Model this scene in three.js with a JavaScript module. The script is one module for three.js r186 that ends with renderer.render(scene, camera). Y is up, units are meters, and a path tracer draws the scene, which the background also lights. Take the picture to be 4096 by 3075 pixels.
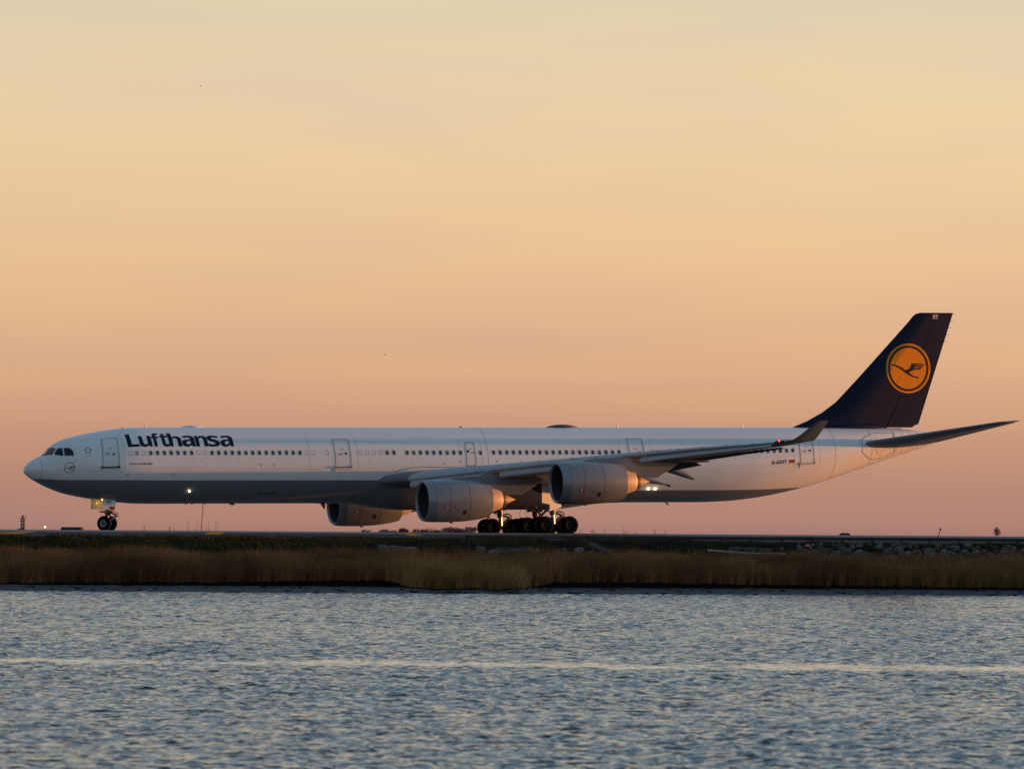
import * as THREE from 'three';
import { mergeGeometries, mergeVertices, toCreasedNormals } from 'three/addons/utils/BufferGeometryUtils.js';
import { TessellateModifier } from 'three/addons/modifiers/TessellateModifier.js';
import { FontLoader } from 'three/addons/loaders/FontLoader.js';
import { createNoise2D, createNoise3D } from 'simplex-noise';

// ------------------------------------------------------------------ camera, sky, sun, exposure
const D2R = Math.PI / 180;
const scene = new THREE.Scene();
const camera = new THREE.PerspectiveCamera(4.7797, 4 / 3, 5, 20000);
camera.position.set(0, 0, 690);
camera.up.set(-Math.sin(0.4 * D2R), Math.cos(0.4 * D2R), 0);          // the photograph leans 0.4 degrees
camera.lookAt(0, 690 * 595.5 / 36850, 0);
camera.focus = 655; camera.userData.fStop = 5.2;
const renderer = new THREE.WebGLRenderer({ antialias: true });
renderer.toneMapping = THREE.LinearToneMapping;
renderer.toneMappingExposure = 1.5;
renderer.shadowMap.enabled = true;

let seed = 7;
const rnd = () => { seed = (seed + 0x6d2b79f5) | 0; let t = Math.imul(seed ^ (seed >>> 15), 1 | seed); t = (t + Math.imul(t ^ (t >>> 7), 61 | t)) ^ t; return ((t ^ (t >>> 14)) >>> 0) / 4294967296; };
const rr = (a, b) => a + (b - a) * rnd();
const n2 = createNoise2D(rnd), n3 = createNoise3D(rnd);
const lerp = (a, b, t) => a + (b - a) * t, clamp = (x, a, b) => Math.min(Math.max(x, a), b), smooth = (x, a, b) => { const t = clamp((x - a) / (b - a), 0, 1); return t * t * (3 - 2 * t); };
const table = (T) => (x) => { if (x <= T[0][0]) return T[0][1]; for (let i = 1; i < T.length; i++) if (x <= T[i][0]) return lerp(T[i - 1][1], T[i][1], (x - T[i - 1][0]) / (T[i][0] - T[i - 1][0])); return T[T.length - 1][1]; };
const toLin = (c) => { c /= 255; return c <= 0.04045 ? c / 12.92 : Math.pow((c + 0.055) / 1.055, 2.4); };
const col = (r, g, b) => new THREE.Color().setRGB(r, g, b);

const SUN_AZ = 106.8 * D2R, SUN_EL = 1.3 * D2R;                          // azimuth from +z (towards the camera) to +x
const sunDir = new THREE.Vector3(Math.sin(SUN_AZ) * Math.cos(SUN_EL), Math.sin(SUN_EL), Math.cos(SUN_AZ) * Math.cos(SUN_EL));
{
  const W = 4096, H = 2048, data = new Float32Array(W * H * 4);
  const stops = [[-90, 150, 112, 104], [-1, 168, 124, 115], [0, 172, 128, 117], [0.25, 179, 134, 118], [0.55, 195, 147, 121], [0.98, 216, 170, 136], [1.4, 226, 183, 143], [1.76, 233, 194, 150], [2.54, 234, 206, 166], [3.16, 226, 207, 175], [3.5, 222, 205, 178],
    [5, 200, 196, 184], [8, 166, 180, 186], [13, 142, 166, 184], [22, 126, 157, 183], [38, 122, 150, 173], [60, 107, 137, 166], [90, 99, 129, 160]].map((s) => [s[0], toLin(s[1]), toLin(s[2]), toLin(s[3])]);
  const ch = [1, 2, 3].map((k) => table(stops.map((s) => [s[0], s[k]])));
  for (let j = 0; j < H; j++) {
    const e = ((j + 0.5) / H - 0.5) * 180, up = e * D2R, base = ch.map((f) => f(e)), low = Math.exp(-(e * e) / 90);
    for (let i = 0; i < W; i++) {
      const a = ((i + 0.5) / W - 0.5) * 2 * Math.PI, x = Math.cos(a), z = Math.sin(a), o = (j * W + i) * 4;
      const toSun = Math.acos(clamp((x * sunDir.x + z * sunDir.z) * Math.cos(up) + Math.sin(up) * sunDir.y, -1, 1)) / D2R;
      const glow = 0.3 * Math.exp(-((toSun / 11) ** 2)) + 0.06 * Math.exp(-((toSun / 50) ** 2)) * low;
      const w = 1 + low * (0.022 * n3(x * 9, e * 1.6, z * 9) + 0.02 * n3(x * 30 + 7, e * 5, z * 30) + 0.1 * Math.max(0, n3(x * 12 + 3, e * 5 + x * 6 + 11, z * 12)) * Math.exp(-(((e - 0.75) / 0.55) ** 2)) + 0.03 * n3(x * 20, e * 7 - x * 9, z * 20 + 5));
      const f = (1 + 0.3 * Math.cos(toSun * D2R)) / 1.09 / 1.5, pink = low * smooth(-Math.cos(toSun * D2R), 0, 1) * 0.12;
      data[o] = (base[0] * w * (1 + pink) + glow * 1.0) * f; data[o + 1] = (base[1] * w * (1 - 0.1 * (w - 1)) + glow * 0.5) * f; data[o + 2] = (base[2] * (2 - w) * (1 + pink) + glow * 0.2) * f; data[o + 3] = 1;
    }
  }
  const sky = new THREE.DataTexture(data, W, H, THREE.RGBAFormat, THREE.FloatType);
  sky.mapping = THREE.EquirectangularReflectionMapping; sky.magFilter = THREE.LinearFilter; sky.needsUpdate = true;
  scene.background = sky; scene.environment = sky;
}
const sun = new THREE.DirectionalLight(col(1, 0.38, 0.12), 5);
sun.name = 'low_sun';
sun.position.copy(sunDir).multiplyScalar(900); sun.castShadow = true;
Object.assign(sun.shadow.camera, { left: -120, right: 120, top: 60, bottom: -60, near: 10, far: 3000 });
sun.shadow.mapSize.set(4096, 4096); sun.shadow.radius = 1;
scene.add(sun);

// ------------------------------------------------------------------ helpers
const used = new Map();
const numbered = (n) => { const k = used.get(n) ?? 0; used.set(n, k + 1); return k ? `${n}_${String(k).padStart(3, '0')}` : n; };
const shadow = (m) => { m.castShadow = m.receiveShadow = true; return m; };
function tag(o, label, category, group, kind) { o.userData.label = label; if (category) o.userData.category = category; if (group) o.userData.group = group; if (kind) o.userData.kind = kind; return o; }
function thing(name, label, category, x = 0, y = 0, z = 0, group) { const o = new THREE.Group(); o.name = numbered(name); o.position.set(x, y, z); scene.add(o); return tag(o, label, category, group); }
function obj(name, geo, mat, parent = scene) { const m = shadow(new THREE.Mesh(geo, mat)); m.name = parent === scene ? numbered(name) : name; parent.add(m); return m; }
const merge = (list) => mergeGeometries(list.map((g) => { const h = g.index ? g.toNonIndexed() : g; for (const k of Object.keys(h.attributes)) if (!['position', 'normal', 'uv'].includes(k)) h.deleteAttribute(k); if (!h.attributes.uv) h.setAttribute('uv', new THREE.BufferAttribute(new Float32Array(h.attributes.position.count * 2), 2)); if (!h.attributes.normal) h.computeVertexNormals(); return h; }));
const crease = (g, a = 35) => toCreasedNormals(g, a * D2R);
function outward(g) {                                                 // turn a closed mesh right side out
  const p = g.attributes.position, ix = g.index.array; let v = 0; const a = new THREE.Vector3(), b = new THREE.Vector3(), c = new THREE.Vector3();
  for (let i = 0; i < ix.length; i += 3) { a.fromBufferAttribute(p, ix[i]); b.fromBufferAttribute(p, ix[i + 1]); c.fromBufferAttribute(p, ix[i + 2]); v += a.dot(b.cross(c)); }
  if (v < 0) for (let i = 0; i < ix.length; i += 3) { const t = ix[i]; ix[i] = ix[i + 1]; ix[i + 1] = t; }
  return g;
}
function loft(rings, caps = true, angle = 35) {                       // closed rings of equal length
  const n = rings[0].length, pos = [], idx = [];
  for (const r of rings) for (const p of r) pos.push(p.x, p.y, p.z);
  for (let i = 0; i + 1 < rings.length; i++) for (let j = 0; j < n; j++) { const a = i * n + j, b = i * n + (j + 1) % n; idx.push(a, b, a + n, b, b + n, a + n); }
  if (caps) for (const [r, f] of [[0, 1], [rings.length - 1, 0]]) {
    const c = new THREE.Vector3(); rings[r].forEach((p) => c.add(p)); c.divideScalar(n); const k = pos.length / 3; pos.push(c.x, c.y, c.z);
    for (let j = 0; j < n; j++) { const a = r * n + j, b = r * n + (j + 1) % n; f ? idx.push(k, b, a) : idx.push(k, a, b); }
  }
  const g = new THREE.BufferGeometry(); g.setAttribute('position', new THREE.Float32BufferAttribute(pos, 3)); g.setIndex(idx);
  outward(g);
  return crease(g, angle);
}
function tube(a, b, r0, r1 = r0, n = 12) { const d = new THREE.Vector3().subVectors(b, a), g = new THREE.CylinderGeometry(r1, r0, d.length(), n); g.applyQuaternion(new THREE.Quaternion().setFromUnitVectors(new THREE.Vector3(0, 1, 0), d.clone().normalize())); g.translate((a.x + b.x) / 2, (a.y + b.y) / 2, (a.z + b.z) / 2); return g; }
function bar(a, b, w, h) { const d = new THREE.Vector3().subVectors(b, a), g = new THREE.BoxGeometry(w, d.length(), h); g.applyQuaternion(new THREE.Quaternion().setFromUnitVectors(new THREE.Vector3(0, 1, 0), d.clone().normalize())); g.translate((a.x + b.x) / 2, (a.y + b.y) / 2, (a.z + b.z) / 2); return g; }
function box(x, y, z, w, h, d) { const g = new THREE.BoxGeometry(w, h, d); g.translate(x, y, z); return g; }
const wire = (pts, r, n = 5) => new THREE.TubeGeometry(new THREE.CatmullRomCurve3(pts), pts.length * 4, r, n);
const V = (x, y, z) => new THREE.Vector3(x, y, z);
function std(c, rough, extra = {}) { return new THREE.MeshStandardMaterial({ color: c, roughness: rough, ...extra }); }
function phys(c, rough, extra = {}) { return new THREE.MeshPhysicalMaterial({ color: c, roughness: rough, ...extra }); }
function canvasTex(w, h, draw, srgb = true) { const c = document.createElement('canvas'); c.width = w; c.height = h; draw(c.getContext('2d'), w, h); const t = new THREE.CanvasTexture(c); if (srgb) t.colorSpace = THREE.SRGBColorSpace; t.wrapS = t.wrapT = THREE.RepeatWrapping; return t; }
function dataTex(w, h, f, srgb = false) { const d = new Uint8Array(w * h * 4); for (let j = 0; j < h; j++) for (let i = 0; i < w; i++) { const v = f(i, j), o = (j * w + i) * 4; d[o] = v[0]; d[o + 1] = v[1]; d[o + 2] = v[2]; d[o + 3] = 255; } const t = new THREE.DataTexture(d, w, h); t.wrapS = t.wrapT = THREE.RepeatWrapping; t.magFilter = THREE.LinearFilter; if (srgb) t.colorSpace = THREE.SRGBColorSpace; t.needsUpdate = true; return t; }
const font = await new FontLoader().loadAsync('fonts/droid/droid_sans_bold.typeface.json');
const thinFont = await new FontLoader().loadAsync('fonts/droid/droid_sans_regular.typeface.json');

// ------------------------------------------------------------------ the lie of the land (metres; y = 0 is the height of the lens)
const SEA = -3.8, TH = 21.6 * D2R, tanTH = Math.tan(TH), cosTH = Math.cos(TH);
const axisZ = (x) => -tanTH * (clamp(x, -120, 120) + 1.37);                              // the taxiway runs along the aircraft
const offs = (x, z) => (z - axisZ(x)) * cosTH;                         // distance to the left of its centre line
const zOf = (x, p) => axisZ(x) + p / cosTH;
const railZ = table([[-60, 50], [-20, 33.5], [-3, 27], [11, 31], [24, 38], [35.6, 46], [60, 64]]);
const bankZ = (x) => (x < -3 ? zOf(x, 28) : Math.max(railZ(x) + 1.1, 29));
const shoreZ = (x) => table([[-120, 119], [-16, 119], [0, 113.5], [17, 104], [34, 96], [120, 70]])(x) + 0.5 * n2(x * 0.09, 3) + 0.22 * n2(x * 0.5, 8);
const reedZ = (x) => table([[-120, 108], [-31, 108], [-18, 104], [-11, 101], [-8.2, 101], [-6.2, 111], [0.2, 110], [2.2, 101], [7, 97], [16, 93.5], [30, 90], [120, 66]])(x) + 0.55 * n2(x * 0.22, 17) + 0.25 * n2(x * 0.9, 5);
const reedBackZ = (x) => table([[-120, 90], [-31, 88], [-11, 84], [0, 83], [10, 80], [20, 76], [34, 73], [120, 52]])(x) + 0.6 * n2(x * 0.15, 41);
const baseY = (x) => table([[-120, -3.35], [-33, -3.38], [-29, -3.3], [-18, -3.2], [-12, -3.08], [-7.6, -3.08], [-6.2, -3.5], [0.6, -3.5], [2.6, -3.15], [7, -3.08], [16, -3.2], [28, -3.3], [36, -3.36], [120, -3.4]])(x) + 0.05 * n2(x * 0.6, 77);
const crownY = (x, p) => { const nose = 0.07 * smooth(-x, 2, 30); if (p > 9.5) return 0.03 - 0.029 * (p - 9.5) + nose * 0; if (p > -14) return 0.03 + 0.0165 * (p - 9.5) + nose * smooth(9.5 - p, 0, 5); return -0.36 - 0.004 * (-14 - p); };
const groundProfile = (x) => { const b = bankZ(x), r = reedBackZ(x), f = reedZ(x), s = shoreZ(x), e = x < -3 ? -0.48 : lerp(-0.48, -0.6, smooth(x, -3, 30)); return [[b, e], [lerp(b, r, 0.33), e - 0.28], [lerp(b, r, 0.62), e - 0.75], [lerp(b, r, 0.85), -1.95], [r, -2.6], [f, baseY(x)], [f + 0.35, Math.min(baseY(x) - 0.07, -3.47)], [s, SEA], [s + 30, SEA - 1.2]]; };
function landY(x, z) {
  if (z < bankZ(x)) { const p = offs(x, z); if (p < 14) return crownY(x, p); const zs = zOf(x, 14), b = bankZ(x), e = groundProfile(x)[0][1]; return lerp(-0.1, e, clamp((z - zs) / (b - zs), 0, 1)); }
  return table(groundProfile(x))(z);
}
function strip(name, zA, zB, rows, f, mat, label, category, uvScale = 1, xr = [-120, 120], curve) {
  const xs = []; for (const x of [-3000, -1200, -500, -220]) xs.push(x); for (let x = xr[0]; x <= xr[1]; x += Math.abs(x) < 44 ? 0.4 : 4) xs.push(x); for (const x of [220, 500, 1200, 3000]) xs.push(x);
  const pos = [], uv = [], idx = [], n = rows + 1;
  for (const x of xs) for (let j = 0; j < n; j++) { const t = curve ? curve(j / rows) : j / rows, z = lerp(zA(x), zB(x), t); pos.push(x, f(x, z, t), z); uv.push(x * uvScale, z * uvScale); }
  for (let i = 0; i + 1 < xs.length; i++) for (let j = 0; j < rows; j++) { const a = i * n + j; idx.push(a, a + 1, a + n, a + 1, a + n + 1, a + n); }
  const g = new THREE.BufferGeometry(); g.setAttribute('position', new THREE.Float32BufferAttribute(pos, 3)); g.setAttribute('uv', new THREE.Float32BufferAttribute(uv, 2)); g.setIndex(idx); g.computeVertexNormals();
  return tag(obj(name, g, mat), label, category, null, 'structure');
}
const speckle = (base, amp, f1, f2, size = 512) => dataTex(size, size, (i, j) => { const a = i / size * 2 * Math.PI, b = j / size * 2 * Math.PI; const v = 0.6 * n3(Math.cos(a) * f1, Math.sin(a) * f1 + Math.cos(b) * f1 * 1.3, Math.sin(b) * f1) + 0.4 * n3(Math.cos(a) * f2, Math.sin(a) * f2 + 3 * Math.cos(b) * f2, Math.sin(b) * f2 * 2) + 0.5 * (rnd() - 0.5); return base.map((c) => clamp(c * (1 + amp * v), 0, 255)); }, true);
const concreteTex = speckle([126, 128, 130], 0.12, 2, 8), asphaltTex = speckle([56, 60, 66], 0.16, 2, 9), soilTex = speckle([36, 32, 27], 0.5, 2, 7), mudTex = speckle([60, 62, 64], 0.5, 3, 11);
for (const t of [concreteTex, asphaltTex, soilTex, mudTex]) t.repeat.set(0.12, 0.12);
const M = {
  concrete: phys(0xffffff, 0.9, { specularIntensity: 0.25, map: concreteTex }), asphalt: phys(0xffffff, 0.9, { specularIntensity: 0.2, map: asphaltTex }), soil: phys(0xffffff, 1, { specularIntensity: 0, map: soilTex }),
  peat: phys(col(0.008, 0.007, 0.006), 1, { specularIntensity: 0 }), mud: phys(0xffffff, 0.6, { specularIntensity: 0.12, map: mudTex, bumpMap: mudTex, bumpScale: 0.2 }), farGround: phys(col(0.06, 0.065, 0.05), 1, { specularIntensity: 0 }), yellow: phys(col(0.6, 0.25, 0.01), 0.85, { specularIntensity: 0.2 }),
};
strip('taxiway', (x) => zOf(x, -40), (x) => zOf(x, 14), 60, (x, z) => crownY(x, offs(x, z)), M.concrete, 'grey crowned taxiway that the airliner stands on', 'taxiway');
strip('taxiway_shoulder', (x) => zOf(x, 14), bankZ, 24, landY, M.asphalt, 'dark asphalt shoulder sloping from the taxiway to the bank', 'paved shoulder');
strip('embankment', bankZ, reedZ, 60, (x, z) => landY(x, z) + 0.1 * n2(x * 0.45, z * 0.3) + 0.05 * n2(x * 1.7, z * 1.1), M.soil, 'dark earth bank falling from the pavement to the reeds', 'embankment');
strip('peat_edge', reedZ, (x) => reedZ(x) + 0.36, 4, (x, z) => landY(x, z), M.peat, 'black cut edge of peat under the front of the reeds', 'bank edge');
strip('mud_flat', (x) => reedZ(x) + 0.36, (x) => shoreZ(x) + 30, 70, (x, z) => landY(x, z) + (0.04 * n2(x * 0.4, z * 0.35) + 0.035 * n2(x * 1.6, z * 1.3) + 0.02 * n2(x * 4, z * 2.5)) * smooth(z, reedZ(x), reedZ(x) + 2), M.mud, 'wet grey mud flat between the reeds and the water', 'mud flat', 1, [-120, 120], (t) => t * t * 0.55 + t * 0.45);
{
  const g = new THREE.PlaneGeometry(14000, 9000, 1, 1); g.rotateX(-Math.PI / 2);
  const s = obj('ground', g, M.farGround); s.position.set(0, -1.5, -4560); tag(s, 'flat airfield ground reaching from behind the taxiway to the horizon', 'ground', null, 'structure');
}
function marking(pts, label) {                                        // painted sheet on the shoulder, 6 mm proud
  const sh = new THREE.Shape(pts.map(([x, z]) => new THREE.Vector2(x, -z)));
  const g = new TessellateModifier(0.6, 6).modify(new THREE.ShapeGeometry(sh).toNonIndexed()), p = g.attributes.position;
  for (let i = 0; i < p.count; i++) { const x = p.getX(i), z = -p.getY(i); p.setXYZ(i, x, landY(x, z) + 0.012, z); }
  g.computeVertexNormals(); tag(obj('painted_marking', g, M.yellow), label, 'pavement marking', null, 'structure');
}
marking([[-37.4, 35.6], [-36.9, 41.5], [-36.03, 40.43], [-35.15, 36.98], [-34.02, 28.02], [-34.54, 28.43]], 'long yellow stripe on the shoulder at the far left');
marking([[-21.85, 21.6], [-20.69, 20.9], [-20.94, 28.16], [-22.13, 28.98]], 'yellow bar on the shoulder behind the nose wheels');
marking([[-8.28, 15.4], [-7.31, 14.9], [-6.32, 21.95], [-7.31, 22.64]], 'yellow bar on the shoulder below the inner engine');
for (const [a, b] of [[[19, 26.5], [40, 36.5]]]) marking([[a[0], a[1]], [b[0], b[1]], [b[0], b[1] + 0.9], [a[0], a[1] + 0.7]], 'thin yellow line on the road beyond the guardrail');

// ------------------------------------------------------------------ water
{
  const N = 1024, h = new Float32Array(N * N), waves = [];
  for (let k = 0; k < 90; k++) { const L = 10 * Math.pow(rnd(), 1.0) , m = 9 + Math.pow(rnd(), 1.3) * 95, a = (rnd() - 0.5) * 2.9 + Math.PI / 2; const kx = Math.round(m * Math.cos(a)), ky = Math.round(m * Math.sin(a)); waves.push([kx, ky, rnd() * 6.283, Math.pow(Math.hypot(kx, ky), -0.9)]); }
  const S = new Float32Array(N), C = new Float32Array(N); for (let i = 0; i < N; i++) { S[i] = Math.sin(i / N * 2 * Math.PI); C[i] = Math.cos(i / N * 2 * Math.PI); }
  for (const [kx, ky, ph, amp] of waves) { const cp = Math.cos(ph), sp = Math.sin(ph); for (let j = 0; j < N; j++) for (let i = 0; i < N; i++) { const q = (((kx * i + ky * j) % N) + N) % N; h[j * N + i] += amp * (S[q] * cp + C[q] * sp); } }
  let rms = 0; for (let j = 0; j < N; j += 3) for (let i = 0; i < N; i += 3) rms += (h[j * N + (i + 1) % N] - h[j * N + i]) ** 2; rms = Math.sqrt(rms / (N / 3) ** 2);
  const k = 0.22 / rms;                                               // slopes of a light breeze
  const nt = dataTex(N, N, (i, j) => { const sx = (h[j * N + (i + 1) % N] - h[j * N + i]) * k, sy = (h[((j + 1) % N) * N + i] - h[j * N + i]) * k, l = 1 / Math.hypot(sx, sy, 1); return [127.5 * (1 - sx * l), 127.5 * (1 - sy * l), 127.5 * (1 + l)].map(Math.round); });
  nt.repeat.set(1 / 15, 1 / 15);
  const bt = nt.clone(); bt.repeat.set(1 / 23.7, 1 / 19.3); bt.rotation = 0.35;
  const base = { color: col(0.006, 0.016, 0.024), roughness: 0.07, ior: 1.333 };
  M.water = phys(base.color, base.roughness, { ior: 1.333, normalMap: nt, normalScale: new THREE.Vector2(1, 1) });
  M.slick = phys(base.color, 0.05, { ior: 1.333, normalMap: nt, normalScale: new THREE.Vector2(0.25, 0.25) });
  const W = []; for (let i = 0; i < 84; i++) { const L = 0.28 * Math.pow(10, Math.pow(rnd(), 1.3)), a = (rnd() - 0.5) * 2.7 + Math.PI / 2, q = 2 * Math.PI / L; W.push([q * Math.cos(a), q * Math.sin(a), rnd() * 6.283, 0.031 * L / (2 * Math.PI) * (0.6 + 0.8 * rnd()) * (L > 1.3 ? 0.5 : 1), L]); }
  const slickAt = (x, z) => Math.exp(-(((z - 424 - 0.05 * x - 4 * n2(x * 0.07, 2) - 2.5 * n2(x * 0.3, z * 0.02)) / (5.2 + 2.4 * n2(x * 0.11, 60))) ** 2)) * (0.45 + 0.55 * smooth(n2(x * 0.16, 31), -0.6, 0.2));
  // wave rows that open out with distance: the bay as seen from this shore and a few steps to the side
  const NX = 380, zs = []; for (let z = 546; z > 86; z -= 0.13 + 0.22 * (690 - z) / 600) zs.push(z); zs.reverse();
  const nz = zs.length, pos = new Float32Array((NX + 1) * nz * 3), uv = new Float32Array((NX + 1) * nz * 2), idx = [[], []], px = [];
  for (let j = 0; j < nz; j++) {
    const z = zs[j], half = 3.5 + (690 - z) * 0.0645, dx = 2 * half / NX, ws = W.map((w) => [w[0], w[1] * z + w[2], w[3] * smooth(w[4] / dx, 2.2, 3.6)]).filter((w) => w[2] > 0);
    for (let i = 0; i <= NX; i++) {
      const x = -half + i * dx, o = i * nz + j; let y = 0; for (const w of ws) y += w[2] * Math.sin(w[0] * x + w[1]);
      const edge = clamp(Math.min((546 - z) / 2, (z - 86) / 2), 0, 1), g = 0.92 + 0.22 * n2(x * 0.05, z * 0.012);
      pos[o * 3] = x; pos[o * 3 + 1] = SEA + y * g * edge * (1 - 0.7 * slickAt(x, z)); pos[o * 3 + 2] = z; uv[o * 2] = x; uv[o * 2 + 1] = -z;
    }
  }
  const frame = (z) => 3.5 + (690 - z) * 0.0645;
  for (let i = 0; i < NX; i++) for (let j = 0; j + 1 < nz; j++) { const a = i * nz + j, x = pos[a * 3]; (slickAt(x, zs[j]) > 0.42 + 0.35 * n2(x * 0.7, zs[j] * 0.15) ? idx[1] : idx[0]).push(a, a + 1, a + nz, a + 1, a + nz + 1, a + nz); }
  const g = new THREE.BufferGeometry(); g.setAttribute('position', new THREE.BufferAttribute(pos, 3)); g.setAttribute('uv', new THREE.BufferAttribute(uv, 2));
  g.setIndex(idx[0].concat(idx[1])); g.addGroup(0, idx[0].length, 0); g.addGroup(idx[0].length, idx[1].length, 1); g.computeVertexNormals();
  tag(obj('water', g, [M.water, M.slick]), 'rippled blue bay in front of the mud flat', 'water', null, 'structure');
  const sheet = (p) => { const q = new THREE.BufferGeometry(), c = p.flatMap(([x, z]) => [x, SEA, z]); q.setAttribute('position', new THREE.Float32BufferAttribute(c, 3)); q.setAttribute('normal', new THREE.Float32BufferAttribute(p.flatMap(() => [0, 1, 0]), 3)); q.setAttribute('uv', new THREE.Float32BufferAttribute(p.flatMap(([x, z]) => [x, -z]), 2)); q.setIndex([0, 1, 2, 0, 2, 3]); return q; };
  for (const sd of [-1, 1]) {                                          // the bay to either side, in wider rows
    const NF = 90, zf = []; for (let z = 545; z > 87; z -= 0.7) zf.push(z); zf.reverse(); const P2 = [], U2 = [], I2 = [], nf = zf.length;
    for (let i = 0; i <= NF; i++) for (const z of zf) { const t = i / NF, x = sd * (frame(z) - 0.05 + 60 * t * (0.5 + 0.5 * t)), dx = 0.45 + t * 0.6; let y = 0; for (const w of W) { const k = smooth(w[4] / dx, 1.6, 3); if (k > 0) y += w[3] * k * Math.sin(w[0] * x + w[1] * z + w[2]); } P2.push(x, SEA + y * clamp((1 - t) * 6, 0, 1) * (1 - 0.6 * slickAt(x, z)), z); U2.push(x, -z); }
    for (let i = 0; i < NF; i++) for (let j = 0; j + 1 < nf; j++) { const q = i * nf + j; sd > 0 ? I2.push(q, q + 1, q + nf, q + 1, q + nf + 1, q + nf) : I2.push(q, q + nf, q + 1, q + 1, q + nf, q + nf + 1); }
    const gf = new THREE.BufferGeometry(); gf.setAttribute('position', new THREE.Float32BufferAttribute(P2, 3)); gf.setAttribute('uv', new THREE.Float32BufferAttribute(U2, 2)); gf.setIndex(I2); gf.computeVertexNormals();
    tag(obj('water', gf, M.water), sd < 0 ? 'rippled bay beyond the left edge of the picture' : 'rippled bay beyond the right edge of the picture', 'water', null, 'structure');
  }
  tag(obj('open_water', sheet([[-5000, 40], [-5000, 6000], [5000, 6000], [5000, 40]]).translate(0, -0.12, 0), M.water), 'open water of the bay to both sides and below the lens', 'water', null, 'structure');
}

// ------------------------------------------------------------------ the airliner (x aft from station 37, y up, z to its left)
const S0 = 37, P = (s, y, z) => V(s - S0, y, z);
const plane = thing('airliner', 'white four-engined airliner with grey belly and dark blue tail standing on the taxiway', 'airliner', -1.372, 0, 0);
plane.rotation.order = 'YZX'; plane.rotation.set(-1.0 * D2R, TH, 0.6 * D2R);
function pchip(T) {
  const n = T.length, x = T.map((t) => t[0]), y = T.map((t) => t[1]), h = [], d = [], m = []; for (let i = 0; i + 1 < n; i++) { h.push(x[i + 1] - x[i]); d.push((y[i + 1] - y[i]) / h[i]); }
  m[0] = d[0]; m[n - 1] = d[n - 2]; for (let i = 1; i + 1 < n; i++) { if (d[i - 1] * d[i] <= 0) m[i] = 0; else { const a = 2 * h[i] + h[i - 1], b = h[i] + 2 * h[i - 1]; m[i] = (a + b) / (a / d[i - 1] + b / d[i]); } }
  return (s) => { s = clamp(s, x[0], x[n - 1]); let i = 0; while (i < n - 2 && s > x[i + 1]) i++; const t = (s - x[i]) / h[i]; return (1 + 2 * t) * (1 - t) ** 2 * y[i] + t * (1 - t) ** 2 * h[i] * m[i] + t * t * (3 - 2 * t) * y[i + 1] + t * t * (t - 1) * h[i] * m[i + 1]; };
}
const fTop = pchip([[-.03, 4.70], [0, 4.80], [.132, 5.05], [.341, 5.29], [.691, 5.53], [1.068, 5.72], [1.397, 5.86], [1.631, 6.06], [1.868, 6.31], [2.102, 6.53], [2.338, 6.69], [2.806, 6.93], [3.275, 7.09], [4.2, 7.33], [5.327, 7.555], [6.652, 7.757], [7.803, 7.868], [8.857, 7.91], [10.5, 7.925], [61, 7.925], [66, 7.915], [69.3, 7.88], [71.55, 7.74], [73, 7.52], [73.95, 7.3]]);
const fBot = pchip([[-.03, 4.66], [0, 4.60], [.1, 4.5], [.217, 4.39], [.447, 4.22], [.7, 4.06], [1.14, 3.82], [1.609, 3.59], [2.3, 3.3], [3.099, 3.04], [4.409, 2.77], [5.642, 2.58], [7.051, 2.41], [7.928, 2.33], [8.806, 2.29], [10.5, 2.276], [53.6, 2.276], [56.06, 2.36], [57.73, 2.52], [59.41, 2.763], [61.09, 3.09], [62.77, 3.48], [64.47, 3.97], [66.78, 4.69], [69.05, 5.42], [71.3, 6.1], [73.58, 6.8], [73.95, 6.93]]);
const fWide = pchip([[-.03, .0], [0, .12], [.1, .36], [.25, .6], [.5, .88], [1, 1.26], [2, 1.77], [3, 2.13], [4, 2.4], [5, 2.58], [6, 2.7], [7, 2.775], [8, 2.81], [9, 2.822], [54, 2.822], [57, 2.78], [60, 2.62], [63, 2.33], [66, 1.93], [69, 1.42], [71.5, .92], [73.2, .5], [73.95, .24]]);
const skin = (s, a, r = 0) => { const t = fTop(s), b = fBot(s), w = fWide(s), h = (t - b) / 2; return P(s, (t + b) / 2 + (h + r) * Math.cos(a), (w + r) * Math.sin(a)); };
const skinN = (s, a) => { const e = 0.01, du = skin(s + e, a).sub(skin(s - e, a)), dv = skin(s, a - e).sub(skin(s, a + e)); return du.cross(dv).normalize(); };
// lays a flat outline (station, angle from the crown) on the skin, lifted by off
function drape(shapes, off, maxEdge = 0.14, k = 2.822, mirror = false) {
  let g = new THREE.ShapeGeometry(shapes, 8).toNonIndexed(); if (maxEdge) g = new TessellateModifier(maxEdge, 7).modify(g);
  const p = g.attributes.position, nrm = new Float32Array(p.count * 3);
  for (let i = 0; i < p.count; i++) {
    const s = p.getX(i), a = -p.getY(i) / k, q = skin(s, a), n = skinN(s, a); q.addScaledVector(n, off);
    if (mirror) { q.z *= -1; n.z *= -1; }
    p.setXYZ(i, q.x, q.y, q.z); nrm.set([n.x, n.y, n.z], i * 3);
  }
  if (mirror) for (let i = 0; i < p.count; i += 3) { const t = [p.getX(i), p.getY(i), p.getZ(i)]; p.setXYZ(i, p.getX(i + 1), p.getY(i + 1), p.getZ(i + 1)); p.setXYZ(i + 1, ...t); const a = nrm.slice(i * 3, i * 3 + 3); nrm.copyWithin(i * 3, i * 3 + 3, i * 3 + 6); nrm.set(a, i * 3 + 3); }
  g.setAttribute('normal', new THREE.BufferAttribute(nrm, 3));
  return g;
}
const KR = 2.822, sa = (s, a, k = KR) => new THREE.Vector2(s, -a * k);
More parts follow.
